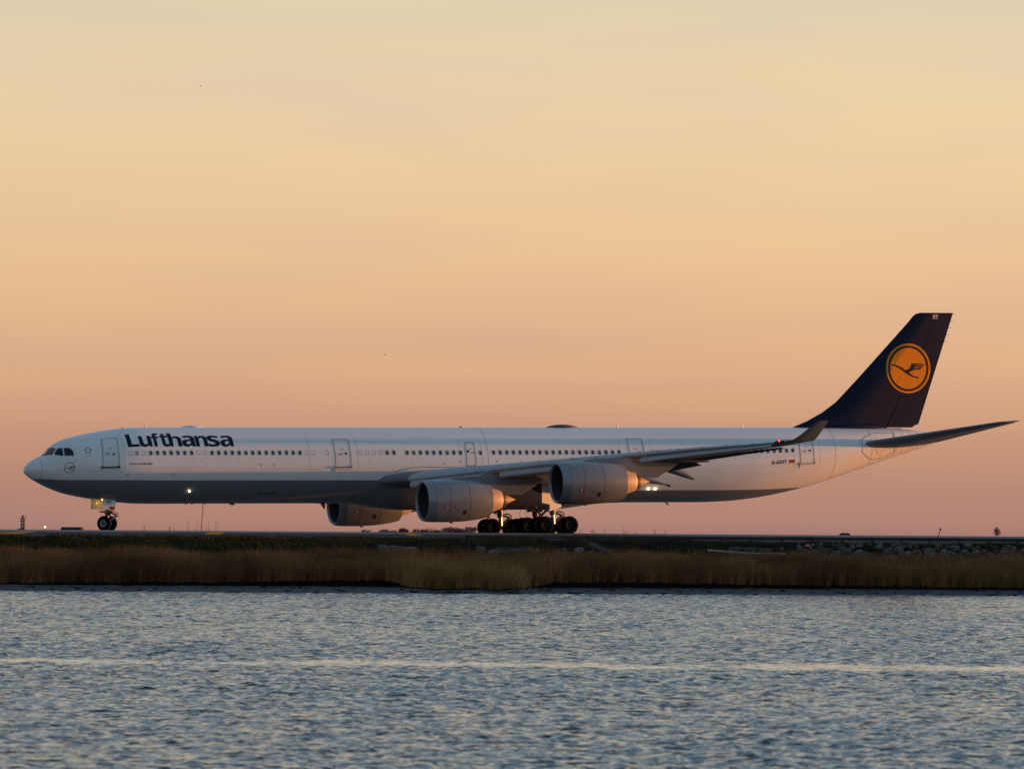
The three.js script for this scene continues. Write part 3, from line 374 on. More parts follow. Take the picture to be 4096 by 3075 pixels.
const wingParts = {
  wing: span(4.1, 30.8, 40, wingRing), root: span(0, 4.1, 6, (z) => foil(P(wLE(z), wLEy(z), z), P(wTE(z), wTEy(z), z), V(0, 1, 0), wT(z), 0.012, 1.15, 0.7)),
  slats: [[4.2, 8.7], [10.15, 14.45], [14.5, 18.5], [20.35, 23.45], [23.5, 26.5], [26.55, 29.35]].map(([a, b]) => span(a, b, 5, (z) => slatRing(z, 0.45))),
  flaps: [[3.2, 9.3], [9.6, 19.9]].map(([a, b]) => span(a, b, 5, (z) => flapRing(z, 0.35, 0.16, 0.42))),
  aileron: span(20.4, 28.2, 6, (z) => flapRing(z, -0.02, 0.1, 0.16)),
  winglet: loft([foil(P(47.85, 6.13, 30.6), P(49.85, 6.16, 30.6), V(0, 1, 0), 0.085), foil(P(48.15, 6.2, 30.95), P(49.9, 6.19, 30.95), V(0, 0.75, -0.66), 0.08), foil(P(48.6, 6.52, 31.2), P(50.1, 6.5, 31.2), V(0, 0.25, -0.97), 0.075), foil(P(49.95, 7.62, 31.7), P(50.72, 7.6, 31.7), V(0, 0.2, -0.98), 0.07)], true, 25),
  canoes: CAN.map(([z, p]) => canoe(z, p, 0.24)),
  navPod: canoe(29.9, [[47.2, 6.1, 6.05, 0.2], [47.45, 6.22, 5.98, 1], [48.2, 6.26, 6.02, 1], [48.6, 6.2, 6.1, 0.4]], 0.42),
};
for (const side of [1, -1]) {
  const f = side > 0 ? (g) => g : mirrored, w = obj('wing', f(wingParts.wing), M.wing, plane);
  for (const g of wingParts.slats) obj('slat', f(g), M.wing, w);
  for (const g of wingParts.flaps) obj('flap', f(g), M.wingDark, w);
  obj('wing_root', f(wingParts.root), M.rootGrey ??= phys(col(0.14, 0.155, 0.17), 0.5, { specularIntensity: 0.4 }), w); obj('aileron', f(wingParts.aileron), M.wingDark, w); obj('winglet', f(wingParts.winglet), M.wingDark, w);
  for (const g of wingParts.canoes) obj('flap_fairing', f(g), M.nacelle, w);
  obj('wingtip_pod', f(wingParts.navPod), M.dark, w);
  if (side > 0) {
    const q = P(47.42, 6.17, 30.3); const lamp = obj('navigation_light', new THREE.SphereGeometry(0.055, 12, 8).translate(q.x, q.y, q.z), std(0x400000, 0.3, { emissive: col(1, 0.03, 0.02), emissiveIntensity: 6 }), w);
    obj('fuel_jettison_pipe', merge([tube(P(45.8, 3.42, 12.5), P(46.25, 3.26, 12.5), 0.075, 0.07, 10)]), M.ink, w);
    for (const z of [13, 15.5, 17.2, 21.5, 23, 24.6, 26.2, 28]) { const s = wLE(z) + 0.22, y = wLEy(z) + (wTE(z) - wLE(z)) * foilY(0.05, wT(z)) * 1.18; obj('slat_track_gap', box(s - S0 - 0.1, y + 0.005, z, 0.12, 0.03, 0.14), M.dark, w); }
  }
}
// wing-to-body fairing
{
  const edgeA = pchip([[20.5, 3.3], [25.52, 2.75], [26.45, 2.17], [27.44, 1.875], [28.31, 1.753], [29.38, 1.664], [30.55, 1.645], [42, 1.66], [44.5, 1.8], [46, 2.3], [47.5, 3.2]]);
  const off = (s, a) => { const d = (a - edgeA(s)) * 2.8, end = smooth(s, 24.6, 27.5) * (1 - smooth(s, 42.5, 47.5)); if (d < 0) return -0.06; return -0.012 + Math.min(1, d / 0.12) * 0.035 + smooth(d, 0, 2.2) * (0.16 + 0.34 * smooth(a, 2.2, 2.9)) * (0.35 + 0.65 * end) * smooth(s, 24, 30) * (1 - smooth(s, 41, 47.6)); };
  const make = (a0f, a1f, n) => { const pos = [], idx = [], m = n + 1, ss = []; for (let s = 22; s <= 47.6; s += 0.3) ss.push(s); for (const s of ss) for (let j = 0; j <= n; j++) { const a = lerp(a0f(s), a1f(s), j / n), p = skin(s, a, off(s, a > Math.PI ? 2 * Math.PI - a : a)); pos.push(p.x, p.y, p.z); } for (let i = 0; i + 1 < ss.length; i++) for (let j = 0; j < n; j++) { const a = i * m + j; idx.push(a, a + 1, a + m, a + 1, a + m + 1, a + m); } const g = new THREE.BufferGeometry(); g.setAttribute('position', new THREE.Float32BufferAttribute(pos, 3)); g.setIndex(idx); g.computeVertexNormals(); return g; };
  const up = make((s) => 1.45, (s) => 1.935, 30); obj('wing_fairing', up, M.plainWhite, plane); obj('wing_fairing', mirrored(up), M.plainWhite, plane);
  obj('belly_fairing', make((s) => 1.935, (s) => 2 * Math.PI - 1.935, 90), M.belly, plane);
  const ring = []; for (let s = 25; s < 42; s += 0.5) ring.push(skin(s, edgeA(s), 0.004)); obj('fairing_seam', wire(ring, 0.022), M.line, plane);
}
// engines
function lathe(pts, n = 56) { const g = new THREE.LatheGeometry(pts.map(([s, r]) => new THREE.Vector2(r, s)), n); g.rotateZ(-Math.PI / 2); return g; }
function engine(s0, y, z, name) {
  const e = new THREE.Group(); e.name = name; e.position.set(s0 - S0, y, z); e.rotation.z = 0.8 * D2R; plane.add(e);
  obj('inlet_lip', lathe([[0.16, 1.285], [0.1, 1.305], [0.02, 1.36], [0, 1.4], [0.03, 1.44], [0.14, 1.495], [0.42, 1.545], [0.6, 1.556]]), M.lip, e);
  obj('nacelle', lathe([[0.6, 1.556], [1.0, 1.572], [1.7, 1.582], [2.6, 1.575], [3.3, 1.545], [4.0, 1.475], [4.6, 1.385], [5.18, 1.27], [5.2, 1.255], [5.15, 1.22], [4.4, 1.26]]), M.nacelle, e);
  obj('inlet_duct', lathe([[1.55, 1.22], [1.2, 1.235], [0.62, 1.245], [0.32, 1.256], [0.16, 1.285]]), M.liner, e);
  const bl = []; for (let i = 0; i < 26; i++) { const g = new THREE.PlaneGeometry(0.34, 0.92, 1, 4), p = g.attributes.position; for (let k = 0; k < p.count; k++) { const r = p.getY(k) + 0.76, tw = lerp(0.4, 1.05, (r - 0.3) / 0.92), w = p.getX(k); p.setXYZ(k, 1.25 + w * Math.cos(tw), r, w * Math.sin(tw)); } g.rotateX(i / 26 * 2 * Math.PI); bl.push(g); }
  obj('fan', merge([...bl, new THREE.CircleGeometry(1.22, 40).rotateY(-Math.PI / 2).translate(1.6, 0, 0)]), M.rimDark, e);
  obj('spinner', lathe([[0.75, 0.001], [0.85, 0.12], [1.05, 0.27], [1.3, 0.37]], 24), M.dark, e);
  obj('core_cowl', lathe([[4.4, 1.08], [5.0, 1.02], [5.5, 0.9], [5.9, 0.77], [6.2, 0.66], [6.2, 0.6]]), M.core, e);
  obj('core_nozzle', lathe([[6.2, 0.62], [6.3, 0.61], [6.52, 0.55], [6.5, 0.5], [6.0, 0.5]]), M.burnt, e);
  obj('exhaust_cone', lathe([[6.0, 0.45], [6.4, 0.43], [7.0, 0.19], [7.38, 0.02], [7.4, 0.001]], 36), M.cone, e);
  for (const s of [0.62, 1.72, 3.28]) obj('cowl_seam', lathe([[s - 0.012, s < 1 ? 1.557 : s < 2 ? 1.583 : 1.547], [s, s < 1 ? 1.561 : s < 2 ? 1.587 : 1.551], [s + 0.012, s < 1 ? 1.558 : s < 2 ? 1.583 : 1.546]]), M.dark, e);
  const on = (s, a, r = 1.585) => V(s, r * Math.cos(a), r * Math.sin(a)), S = z > 0 ? 1 : -1;
  const band = (s0b, s1b, a0, a1, r, mat, nm, n = 6) => { const pos = [], idx = []; for (let i = 0; i <= n; i++) { const a = lerp(a0, a1, i / n); for (const s of [s0b, s1b]) { const p = on(s, a, r); pos.push(p.x, p.y, p.z); } } for (let i = 0; i < n; i++) idx.push(i * 2, i * 2 + 1, i * 2 + 2, i * 2 + 1, i * 2 + 3, i * 2 + 2); const g = new THREE.BufferGeometry(); g.setAttribute('position', new THREE.Float32BufferAttribute(pos, 3)); g.setIndex(idx); g.computeVertexNormals(); return obj(nm, g, mat, e); };
  band(1.66, 1.7, 1.5, 2.25, 1.589, M.red, 'fan_warning_line', 10); band(2.75, 3.0, 2.05, 2.3, 1.577, M.dark, 'vent_grille'); band(1.95, 2.12, 1.86, 1.89, 1.589, M.ink, 'engine_placard'); band(2.2, 2.42, 2.02, 2.06, 1.588, M.liner, 'engine_latch'); band(3.4, 3.75, 2.03, 2.05, 1.55, M.liner, 'engine_latch');
  { const pos = new THREE.CircleGeometry(0.085, 16); pos.rotateX(0.36); const g = new THREE.RingGeometry(0.05, 0.085, 18); g.rotateX(0.34); const p = on(1.42, 1.9, 1.59); g.translate(p.x, p.y, p.z); obj('warning_sign', g, M.red, e); const g2 = new THREE.CircleGeometry(0.05, 14); g2.rotateX(0.34); g2.translate(p.x, p.y, p.z + 0.002); obj('warning_sign', g2, M.plainWhite, e); }
  blade2(e, 2.05, -1.57); return e;
}
function blade2(e, s, y) { const r = (a, b, c) => [V(a, b, 0), V(a + c * 0.4, b, 0.03), V(a + c, b, 0), V(a + c * 0.4, b, -0.03)]; obj('drain_mast', loft([r(s, y + 0.03, 0.32), r(s + 0.14, y - 0.1, 0.2), r(s + 0.34, y - 0.13, 0.14)], true, 20), M.dark, e); }
const SP = [27.74, 34.41];
for (const sd of [1, -1]) { engine(SP[0], 2.255, 9.37 * sd, 'engine'); engine(SP[1], 3.37, 19.25 * sd, 'engine'); }
function pylon(pts, z) { const sh = new THREE.Shape(pts.map(([s, y]) => new THREE.Vector2(s - S0, y))); const g = new THREE.ExtrudeGeometry(sh, { depth: 0.3, bevelEnabled: true, bevelThickness: 0.12, bevelSize: 0.05, bevelSegments: 3 }); g.translate(0, 0, z - 0.15); return g; }
const PY2 = [[35.9, 4.85], [37.1, 5.1], [38.9, 5.2], [39.6, 5.3], [40.6, 5.42], [43.5, 5.1], [44.2, 4.9], [43.2, 4.3], [42.4, 3.83], [40.6, 3.86], [40.4, 4.2], [39.5, 4.5], [37, 4.5]];
const PY1 = PY2.map(([s, y]) => [s - 6.67 + (s > 40 ? -0.3 : 0), y - 1.12 + (s > 39.5 && y > 4.9 ? 0.3 : 0)]);
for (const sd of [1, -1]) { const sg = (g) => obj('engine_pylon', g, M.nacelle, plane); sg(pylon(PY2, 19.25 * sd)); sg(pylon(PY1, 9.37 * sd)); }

// fin, rudder, tailplane
const finLE = T([[7.6, 61.0], [7.93, 61.54], [8.42, 62.78], [9.06, 64.02], [9.84, 65.15], [11.49, 66.85], [13.8, 69.13], [16.0, 71.3], [16.41, 71.65], [16.6, 71.9], [16.69, 72.25]]), finTE = T([[7.6, 71.25], [7.85, 71.42], [8.18, 71.75], [8.2, 72.04], [16.69, 75.03]]), finH = T([[7.6, 69.15], [7.88, 69.3], [16.69, 73.94]]), finT = T([[7.6, 0.44], [9.5, 0.4], [12, 0.32], [16.69, 0.17]]);
const finZ = (s, y) => { const te = finTE(Math.max(y, 8.25)), main = te - Math.min(te - finLE(y), 8.2), x = (s - main) / (te - main), lead = finLE(y); if (s < lead) return 0; const base = finT(y) * (x < 0.35 ? (x > 0 ? Math.sin(Math.PI / 2 * Math.pow(clamp((s - lead) / (main + 0.35 * (te - main) - lead), 0, 1), 0.6)) : Math.sin(Math.PI / 2 * Math.pow(clamp((s - lead) / (main + 0.35 * (te - main) - lead), 0, 1), 0.6))) : Math.pow(clamp(1 - (x - 0.35) / 0.65, 0, 1), 0.9)); return Math.max(base, 0.012); };
function finPiece(from, to, ys) { return loft(ys.map((y) => { const a = from(y), b = to(y), n = 14, pts = []; for (let i = 0; i <= n; i++) { const s = lerp(a, b, i / n); pts.push(P(s, y, finZ(s, y))); } for (let i = n; i >= 0; i--) { const s = lerp(a, b, i / n); pts.push(P(s, y, -finZ(s, y))); } return pts; }), true, 30); }
const ysF = [7.6, 7.8, 7.93, 8.05, 8.2, 8.42, 8.7, 9.06, 9.45, 9.84, 10.4, 11, 11.5, 12.3, 13, 13.8, 14.8, 15.6, 16, 16.2, 16.41, 16.52, 16.6, 16.66, 16.69];
const fin = obj('tail_fin', finPiece(finLE, (y) => finH(y) - 0.012, ysF), M.blue, plane), rud = obj('rudder', finPiece((y) => finH(y) + 0.012, finTE, ysF.filter((y) => y > 7.85)), M.blue, fin);
obj('fin_root_fairing', loft([62, 64, 66, 68, 69.2].map((s, i) => Array.from({ length: 12 }, (_, j) => { const a = j / 12 * 2 * Math.PI; return P(s, 7.9 + 0.42 * [0.3, 0.8, 1, 1, 0.3][i] * Math.sin(a), 0.6 * [0.3, 0.8, 1, 1, 0.4][i] * Math.cos(a)); })), true, 50), M.blue, fin);
function onFin(shapes, lift) { let g = new TessellateModifier(0.18, 7).modify(new THREE.ShapeGeometry(shapes, 10).toNonIndexed()); const p = g.attributes.position; for (let i = 0; i < p.count; i++) p.setXYZ(i, p.getX(i) - S0, p.getY(i), finZ(p.getX(i), p.getY(i)) + lift); g.computeVertexNormals(); return g; }
{
  const c = [71.16, 12.43], rs = 1.905, ry = 1.9, cp = (k, n = 72) => Array.from({ length: n }, (_, i) => new THREE.Vector2(c[0] + rs * k * Math.cos(i / n * 2 * Math.PI), c[1] + ry * k * Math.sin(i / n * 2 * Math.PI)));
  const clipH = (pts) => pts;
  obj('emblem_disc', onFin(new THREE.Shape(cp(1)), 0.012), M.orange, fin);
  const ring = new THREE.Shape(cp(0.915)); ring.holes.push(new THREE.Path(cp(0.83))); obj('emblem_ring', onFin(ring, 0.02), M.ink, fin);
  obj('emblem_bird', onFin(new THREE.Shape(crane.map(([x, y]) => new THREE.Vector2(c[0] + rs * x, c[1] - ry * y))), 0.02), M.ink, fin);
  obj('rudder_gap', (() => { const g = wire([8, 10, 11.5, 13, 14.5, 16.6].map((y) => P(finH(y), y, finZ(finH(y), y) + 0.002)), 0.012); return g; })(), M.ink, fin);
  const sh = lettering('HY', 0, 0, 0.46, 0.36, 1).map((s) => { const e = s.extractPoints(5), mv = (p) => new THREE.Vector2(p.x + 73.27, p.y + 16.2), o = new THREE.Shape(e.shape.map(mv)); o.holes = e.holes.map((h) => new THREE.Path(h.map(mv))); return o; });
  obj('fin_letters', onFin(sh, 0.02), M.plainWhite, fin);
  for (const y of [16.62, 16.1, 15.55, 15.0, 14.5]) obj('static_wick', tube(P(finTE(y) - 0.02, y, 0), P(finTE(y) + 0.3, y, 0), 0.018, 0.006, 5), M.dark, rud);
  for (const s of [72.9, 73.7, 74.6]) obj('static_wick', tube(P(s, 16.67, 0), P(s + 0.12, 16.78, 0), 0.014, 0.006, 5), M.dark, fin);
}
{
  const le = T([[0.6, 65.9], [1.5, 66.65], [10.6, 73.45], [11.15, 74.3]]), te = T([[0.6, 72.4], [11.15, 75.55]]), ly = T([[0.6, 6.5], [1.5, 6.62], [11.15, 8.05]]), ring = (z) => foil(P(le(z), ly(z), z), P(te(z), ly(z) + 0.12, z), V(0, 1, 0), 0.105, 0, 0.95, 1.05);
  const st = span(0.6, 10.6, 16, ring), tip = span(10.6, 11.15, 3, ring), el = span(1.9, 10.4, 6, (z) => { const c = (te(z) - le(z)) * 0.27; return foil(P(te(z) - c * 0.85, ly(z) + 0.06, z), P(te(z) + 0.1, ly(z) + 0.1, z), V(0, 1, 0), 0.12); });
  for (const f of [(g) => g, mirrored]) { const t = obj('tailplane', f(st), M.tailGrey ??= phys(col(0.15, 0.17, 0.195), 0.5, { specularIntensity: 0.5 }), plane); obj('tailplane_tip', f(tip), M.tailGrey, t); obj('elevator', f(el), M.tailGrey, t); }
}
// landing gear
const wheel = (r, w, x, y, z, g, rimMat, hub = 0.42, side = 1) => {
  const a = Math.min(w * 0.42, r * 0.24), prof = [[-w * 0.4, r * 0.44], [-w / 2, r * 0.6], [-w / 2, r - a * 1.1], [-w / 2 + a * 0.35, r - a * 0.4], [-w / 2 + a, r - 0.01], [-w * 0.12, r], [w * 0.12, r], [w / 2 - a, r - 0.01], [w / 2 - a * 0.35, r - a * 0.4], [w / 2, r - a * 1.1], [w / 2, r * 0.6], [w * 0.4, r * 0.44]];
  const tl = (p, n = 44) => { const q = new THREE.LatheGeometry(p.map(([c, rad]) => new THREE.Vector2(rad, c)), n); q.rotateX(Math.PI / 2); q.translate(x, y, z); return q; };
  obj('tyre', tl(prof), M.rubber, g);
  obj('wheel_rim', merge([tl([[w * 0.3, r * 0.31], [w * 0.42, r * (hub - 0.06)], [w * 0.44, r * hub], [w * 0.4, r * (hub + 0.03)]]), tl([[-w * 0.4, r * 0.45], [-w * 0.3, r * 0.3], [-w * 0.3, 0.02]])].slice(0, 1)), rimMat, g);
  obj('wheel_hub', tl([[w * 0.36, 0.005], [w * 0.36, r * 0.15], [w * 0.33, r * 0.18], [w * 0.14, r * 0.2], [w * 0.14, r * 0.3], [w * 0.3, r * 0.32]]), rimMat === M.rim ? M.hub ??= std(col(0.11, 0.11, 0.12), 0.6) : rimMat, g);
  obj('wheel_hub', tl([[-w * 0.4, r * 0.46], [-w * 0.3, r * 0.3], [-w * 0.3, 0.02]]), M.rimDark, g);
};
{
  const g = new THREE.Group(); g.name = 'nose_gear'; plane.add(g);
  const st = new THREE.Group(); st.position.copy(P(6.45, 0, 0)); st.rotation.y = -48 * D2R; st.updateMatrix(); const n0 = g.children.length;
  for (const z of [0.45, -0.45]) wheel(0.566, 0.42, 0, 0.837, z, g, M.rim);
  obj('nose_axle', tube(V(0, 0.837, -0.5), V(0, 0.837, 0.5), 0.07), M.strut, g);
  for (const m of g.children.slice(n0)) m.geometry.applyMatrix4(st.matrix);
  obj('gear_strut', merge([tube(P(6.55, 2.7, 0), P(6.5, 1.55, 0), 0.16, 0.15), tube(P(6.5, 1.55, 0), P(6.45, 0.85, 0), 0.1, 0.1)]), M.strut, g);
  obj('steering_collar', merge([tube(P(6.3, 1.72, 0.16), P(6.75, 1.66, 0.16), 0.13), tube(P(6.3, 1.72, -0.16), P(6.75, 1.66, -0.16), 0.13), box(6.5 - S0, 1.5, 0, 0.3, 0.2, 0.34)]), M.dark, g);
  obj('steering_actuator', tube(P(5.75, 1.72, 0.3), P(6.35, 1.7, 0.3), 0.085), M.chrome, g);
  obj('torque_link', merge([bar(P(6.65, 1.66, 0), P(7.2, 1.45, 0), 0.12, 0.14), bar(P(7.2, 1.45, 0), P(6.55, 0.92, 0), 0.14, 0.18)]), M.strut, g);
  obj('hose', merge([wire([P(6.75, 1.75, 0.06), P(7.05, 1.68, 0.06), P(7.3, 1.55, 0.06), P(7.28, 1.32, 0.06)], 0.018), wire([P(6.85, 1.7, -0.06), P(7.2, 1.62, -0.06), P(7.36, 1.46, -0.06), P(7.2, 1.3, -0.06)], 0.015)]), M.dark, g);
  obj('strut_band', tube(P(6.49, 1.42, 0), P(6.47, 1.26, 0), 0.118), std(col(0.9, 0.25, 0.02), 0.4), g);
  const leaf = (q, z0, lean, th = 0.04) => { const sh = new THREE.Shape(); const pts = q.map(([s, y]) => new THREE.Vector2(s - S0, y)); const e = new THREE.ExtrudeGeometry(new THREE.Shape(pts), { depth: th, bevelEnabled: false }); const p = e.attributes.position; for (let i = 0; i < p.count; i++) p.setZ(i, p.getZ(i) + z0 + lean * (2.6 - p.getY(i))); e.computeVertexNormals(); return e; };
  const dp = obj('gear_door', leaf([[5.93, 2.66], [6.7, 2.6], [6.82, 2.5], [6.86, 2.38], [6.8, 2.05], [6.33, 2.09], [6.35, 1.85], [5.95, 1.88], [5.82, 1.95], [5.78, 2.06]], 0.72, 0.1), M.plainWhite, g);
  obj('gear_door', leaf([[6.33, 2.09], [6.8, 2.05], [6.71, 1.78], [6.35, 1.84]], 0.72, 0.1, 0.042), M.red, g);
  obj('gear_door', leaf([[5.5, 2.66], [6.6, 2.62], [6.5, 1.9], [5.45, 1.92]], -0.8, -0.1), M.plainWhite, g);
  const put = (sh, dx, dy) => { const e = new THREE.ShapeGeometry(sh, 5); const p = e.attributes.position; for (let i = 0; i < p.count; i++) { const y = p.getY(i) + dy; p.setXYZ(i, p.getX(i) + dx - S0, y, 0.768 + 0.1 * (2.6 - y)); } e.computeVertexNormals(); return e; };
  obj('door_letters', put(lettering('HY', 0, 0, 0.36, 0.28, 1), 6.15, 2.28), M.ink, g);
  obj('gear_bay', box(6.2 - S0, 2.78, 0, 1.5, 0.3, 1.3), M.dark, g);
  for (const z of [0.24, -0.24]) { const q = P(6.3, 2.25, z); const l = obj('taxi_light', new THREE.SphereGeometry(0.07, 12, 8).translate(q.x, q.y, q.z), std(0x332200, 0.4, { emissive: col(1, 0.6, 0.18), emissiveIntensity: 0.5 }), g); }
  const lamp = new THREE.PointLight(col(1, 0.5, 0.1), 0.28); lamp.position.copy(P(6.12, 2.25, -0.24)); lamp.castShadow = true; lamp.shadow.radius = 3; lamp.name = 'taxi_lamp'; g.add(lamp);
}
function bogie(name, s, z, y, r, track, base) {
  const g = new THREE.Group(); g.name = name; plane.add(g);
  for (const ds of [-base / 2, base / 2]) for (const dz of [-track / 2, track / 2]) wheel(r, 0.5, s + ds - S0, y, z + dz, g, M.rimDark, 0.44);
  obj('bogie_beam', merge([bar(P(s - base / 2, y, z), P(s + base / 2, y, z), 0.24, 0.26), tube(P(s - base / 2, y, z - track / 2), P(s - base / 2, y, z + track / 2), 0.1), tube(P(s + base / 2, y, z - track / 2), P(s + base / 2, y, z + track / 2), 0.1)]), M.dark, g);
  return g;
}
for (const sd of [1, -1]) {
  const z = 5.34 * sd, g = bogie('main_gear', 39.8, z, 0.498, 0.675, 1.4, 1.975);
  obj('gear_strut', merge([tube(P(39.6, 3.9, z), P(39.72, 1.25, z), 0.24, 0.22, 20)]), M.strut, g);
  obj('oleo_piston', tube(P(39.72, 1.3, z), P(39.78, 0.55, z), 0.14, 0.14, 20), M.chrome, g);
  obj('torque_link', merge([bar(P(39.85, 1.42, z), P(40.45, 1.25, z), 0.13, 0.16), bar(P(40.45, 1.25, z), P(39.95, 0.72, z), 0.12, 0.16)]), M.strut, g);
  obj('side_stay', merge([bar(P(39.7, 1.7, z), P(39.3, 3.6, z - 1.6 * sd), 0.13, 0.13), bar(P(38.9, 1.05, z), P(38.4, 1.9, z - 0.5 * sd), 0.08, 0.08)]), M.dark, g);
  obj('hose', merge([0, 0.12, -0.15].flatMap((o, i) => [wire([P(39.9, 1.5, z + o), P(40.5, 1.42 + 0.05 * i, z + o), P(40.62, 1.2, z + o), P(40.3, 0.95, z + o)], 0.022), wire([P(39.5, 1.5, z + o), P(38.95 - 0.1 * i, 1.7, z + o), P(38.7, 1.35, z + o), P(38.75, 0.9, z + o)], 0.022)])), M.dark, g);
  const e = new THREE.ExtrudeGeometry(new THREE.Shape([[38.6, 3.75], [39.85, 3.8], [39.95, 2.9], [40.33, 2.3], [40.36, 1.83], [39.3, 1.55], [39.28, 2.05], [38.58, 2.16]].map(([s, y]) => new THREE.Vector2(s - S0, y))), { depth: 0.05, bevelEnabled: false });
  e.rotateY(0.25 * sd); e.translate(0.07, 0, 6.34 * sd); obj('gear_door', e, M.plainWhite, g);
}
{ const g = bogie('centre_gear', 40.5, 0, 0.5, 0.675, 1.0, 1.7); obj('gear_strut', merge([tube(P(40.45, 2.3, 0), P(40.45, 1.2, 0), 0.26, 0.22, 18), tube(P(40.45, 1.25, 0), P(40.48, 0.5, 0), 0.15, 0.15, 18), box(40.4 - S0, 1.72, 0, 1.0, 0.28, 0.7)]), M.dark, g); obj('drag_stay', merge([bar(P(40.7, 1.1, 0.15), P(41.7, 2.0, 0.15), 0.09, 0.09), bar(P(40.7, 1.1, -0.15), P(41.7, 2.0, -0.15), 0.09, 0.09)]), M.dark, g); const t = new THREE.TorusGeometry(0.42, 0.022, 6, 40); t.scale(0.62, 1, 1); t.translate(39.35 - S0, 1.42, 0.3); obj('hose', t, M.dark, g); obj('gear_lamp', new THREE.SphereGeometry(0.05, 10, 8).translate(40.55 - S0, 1.18, 0.28), std(0x331500, 0.4, { emissive: col(1, 0.45, 0.1), emissiveIntensity: 5 }), g); }
// lamps on the body
for (const [s, y] of [[12.148, 0], [48.778, 3.267], [49.322, 3.266]]) {
  const a = y ? Math.acos((y - 5.1) / 2.825) : 2.312, q = skin(s, a, 0.06);
  const l = obj('body_lamp', new THREE.SphereGeometry(0.06, 14, 10).translate(q.x, q.y, q.z), std(0x554433, 0.4, { emissive: col(1, 0.78, 0.45), emissiveIntensity: 8 }), plane);
  const p = new THREE.PointLight(col(1, 0.7, 0.35), 0.03); p.position.copy(skin(s, a, 0.12)); p.name = 'body_lamp_glow'; p.shadow.radius = 3; p.castShadow = true; plane.add(p);
}

// ------------------------------------------------------------------ person in the cockpit
{
  const at = (s, y, z) => P(s, y, z).applyEuler(plane.rotation).add(plane.position), c = at(2.42, 5.55, 0.53);
  const pilot = thing('person', 'person in dark jacket and headset seated behind the cockpit side window', 'person', c.x, c.y, c.z); pilot.rotation.y = TH;
  const prof = [[0.02, 0], [0.2, 0.01], [0.22, 0.2], [0.24, 0.38], [0.2, 0.48], [0.1, 0.52], [0.062, 0.55], [0.062, 0.6], [0.085, 0.64], [0.098, 0.7], [0.1, 0.76], [0.085, 0.82], [0.045, 0.858], [0.004, 0.865]];
  const g = new THREE.LatheGeometry(prof.map(([r, y]) => new THREE.Vector2(r, y)), 28), p = g.attributes.position;
  for (let i = 0; i < p.count; i++) { const y = p.getY(i); let x = p.getX(i), z = p.getZ(i); if (y < 0.53) x *= 0.62; else { x *= 1.1; if (x < 0) x -= 0.03 * Math.exp(-(((y - 0.71) / 0.03) ** 2)) * Math.exp(-((z / 0.02) ** 2)); } p.setXYZ(i, x, y, z); }
  g.computeVertexNormals(); obj('body', g, std(col(0.06, 0.04, 0.035), 0.8), pilot);
  const arms = []; for (const s of [1, -1]) arms.push(tube(V(-0.02, 0.4, 0.23 * s), V(-0.12, 0.16, 0.27 * s), 0.055, 0.045), tube(V(-0.12, 0.16, 0.27 * s), V(-0.4, 0.24, 0.2 * s), 0.045, 0.035)); obj('sleeve', merge(arms), M.ink, pilot);
  const hs = new THREE.TorusGeometry(0.115, 0.014, 6, 24, Math.PI); hs.rotateY(Math.PI / 2); hs.translate(0.01, 0.755, 0); const cups = [1, -1].map((s) => { const t = new THREE.CylinderGeometry(0.04, 0.04, 0.03, 14); t.rotateX(Math.PI / 2); t.translate(0.01, 0.74, 0.115 * s); return t; });
  obj('headset', merge([hs, ...cups]), std(col(0.7, 0.65, 0.5), 0.5), pilot);
}

// ------------------------------------------------------------------ guardrail
{
  const g = thing('guardrail', 'dark timber guardrail on posts along the top of the bank at right', 'guardrail'), wood = std(col(0.055, 0.045, 0.04), 0.85), wood2 = std(col(0.075, 0.064, 0.056), 0.85);
  const xs = [-3.2]; while (xs[xs.length - 1] < 45) { const x = xs[xs.length - 1], sl = (railZ(x + 1) - railZ(x - 1)) / 2; xs.push(x + 2.4 / Math.hypot(1, sl)); }
  const top = (x) => table([[-4, -0.17], [11, -0.15], [24, -0.11], [36, -0.12], [60, -0.2]])(x);
  xs.forEach((x, i) => {
    const z = railZ(x), y = landY(x, z), h = top(x) - y + 0.03; const a = Math.atan2(railZ(x + 1) - railZ(x - 1), 2);
    const p = box(0, h / 2 - 0.06, 0, 0.22, h + 0.1, 0.2); p.rotateZ(rr(-0.02, 0.02)); p.rotateY(-a); p.translate(x, y, z); obj('post', p, rnd() < 0.5 ? wood : wood2, g);
    if (i + 1 < xs.length) { const x2 = xs[i + 1], z2 = railZ(x2), b = bar(V(x + 0.01, top(x) - 0.1 + rr(-0.01, 0.01), z + 0.14), V(x2 - 0.01, top(x2) - 0.1 + rr(-0.01, 0.01), z2 + 0.14), 0.2, 0.09); obj('rail_beam', b, rnd() < 0.5 ? wood : wood2, g); }
  });
}

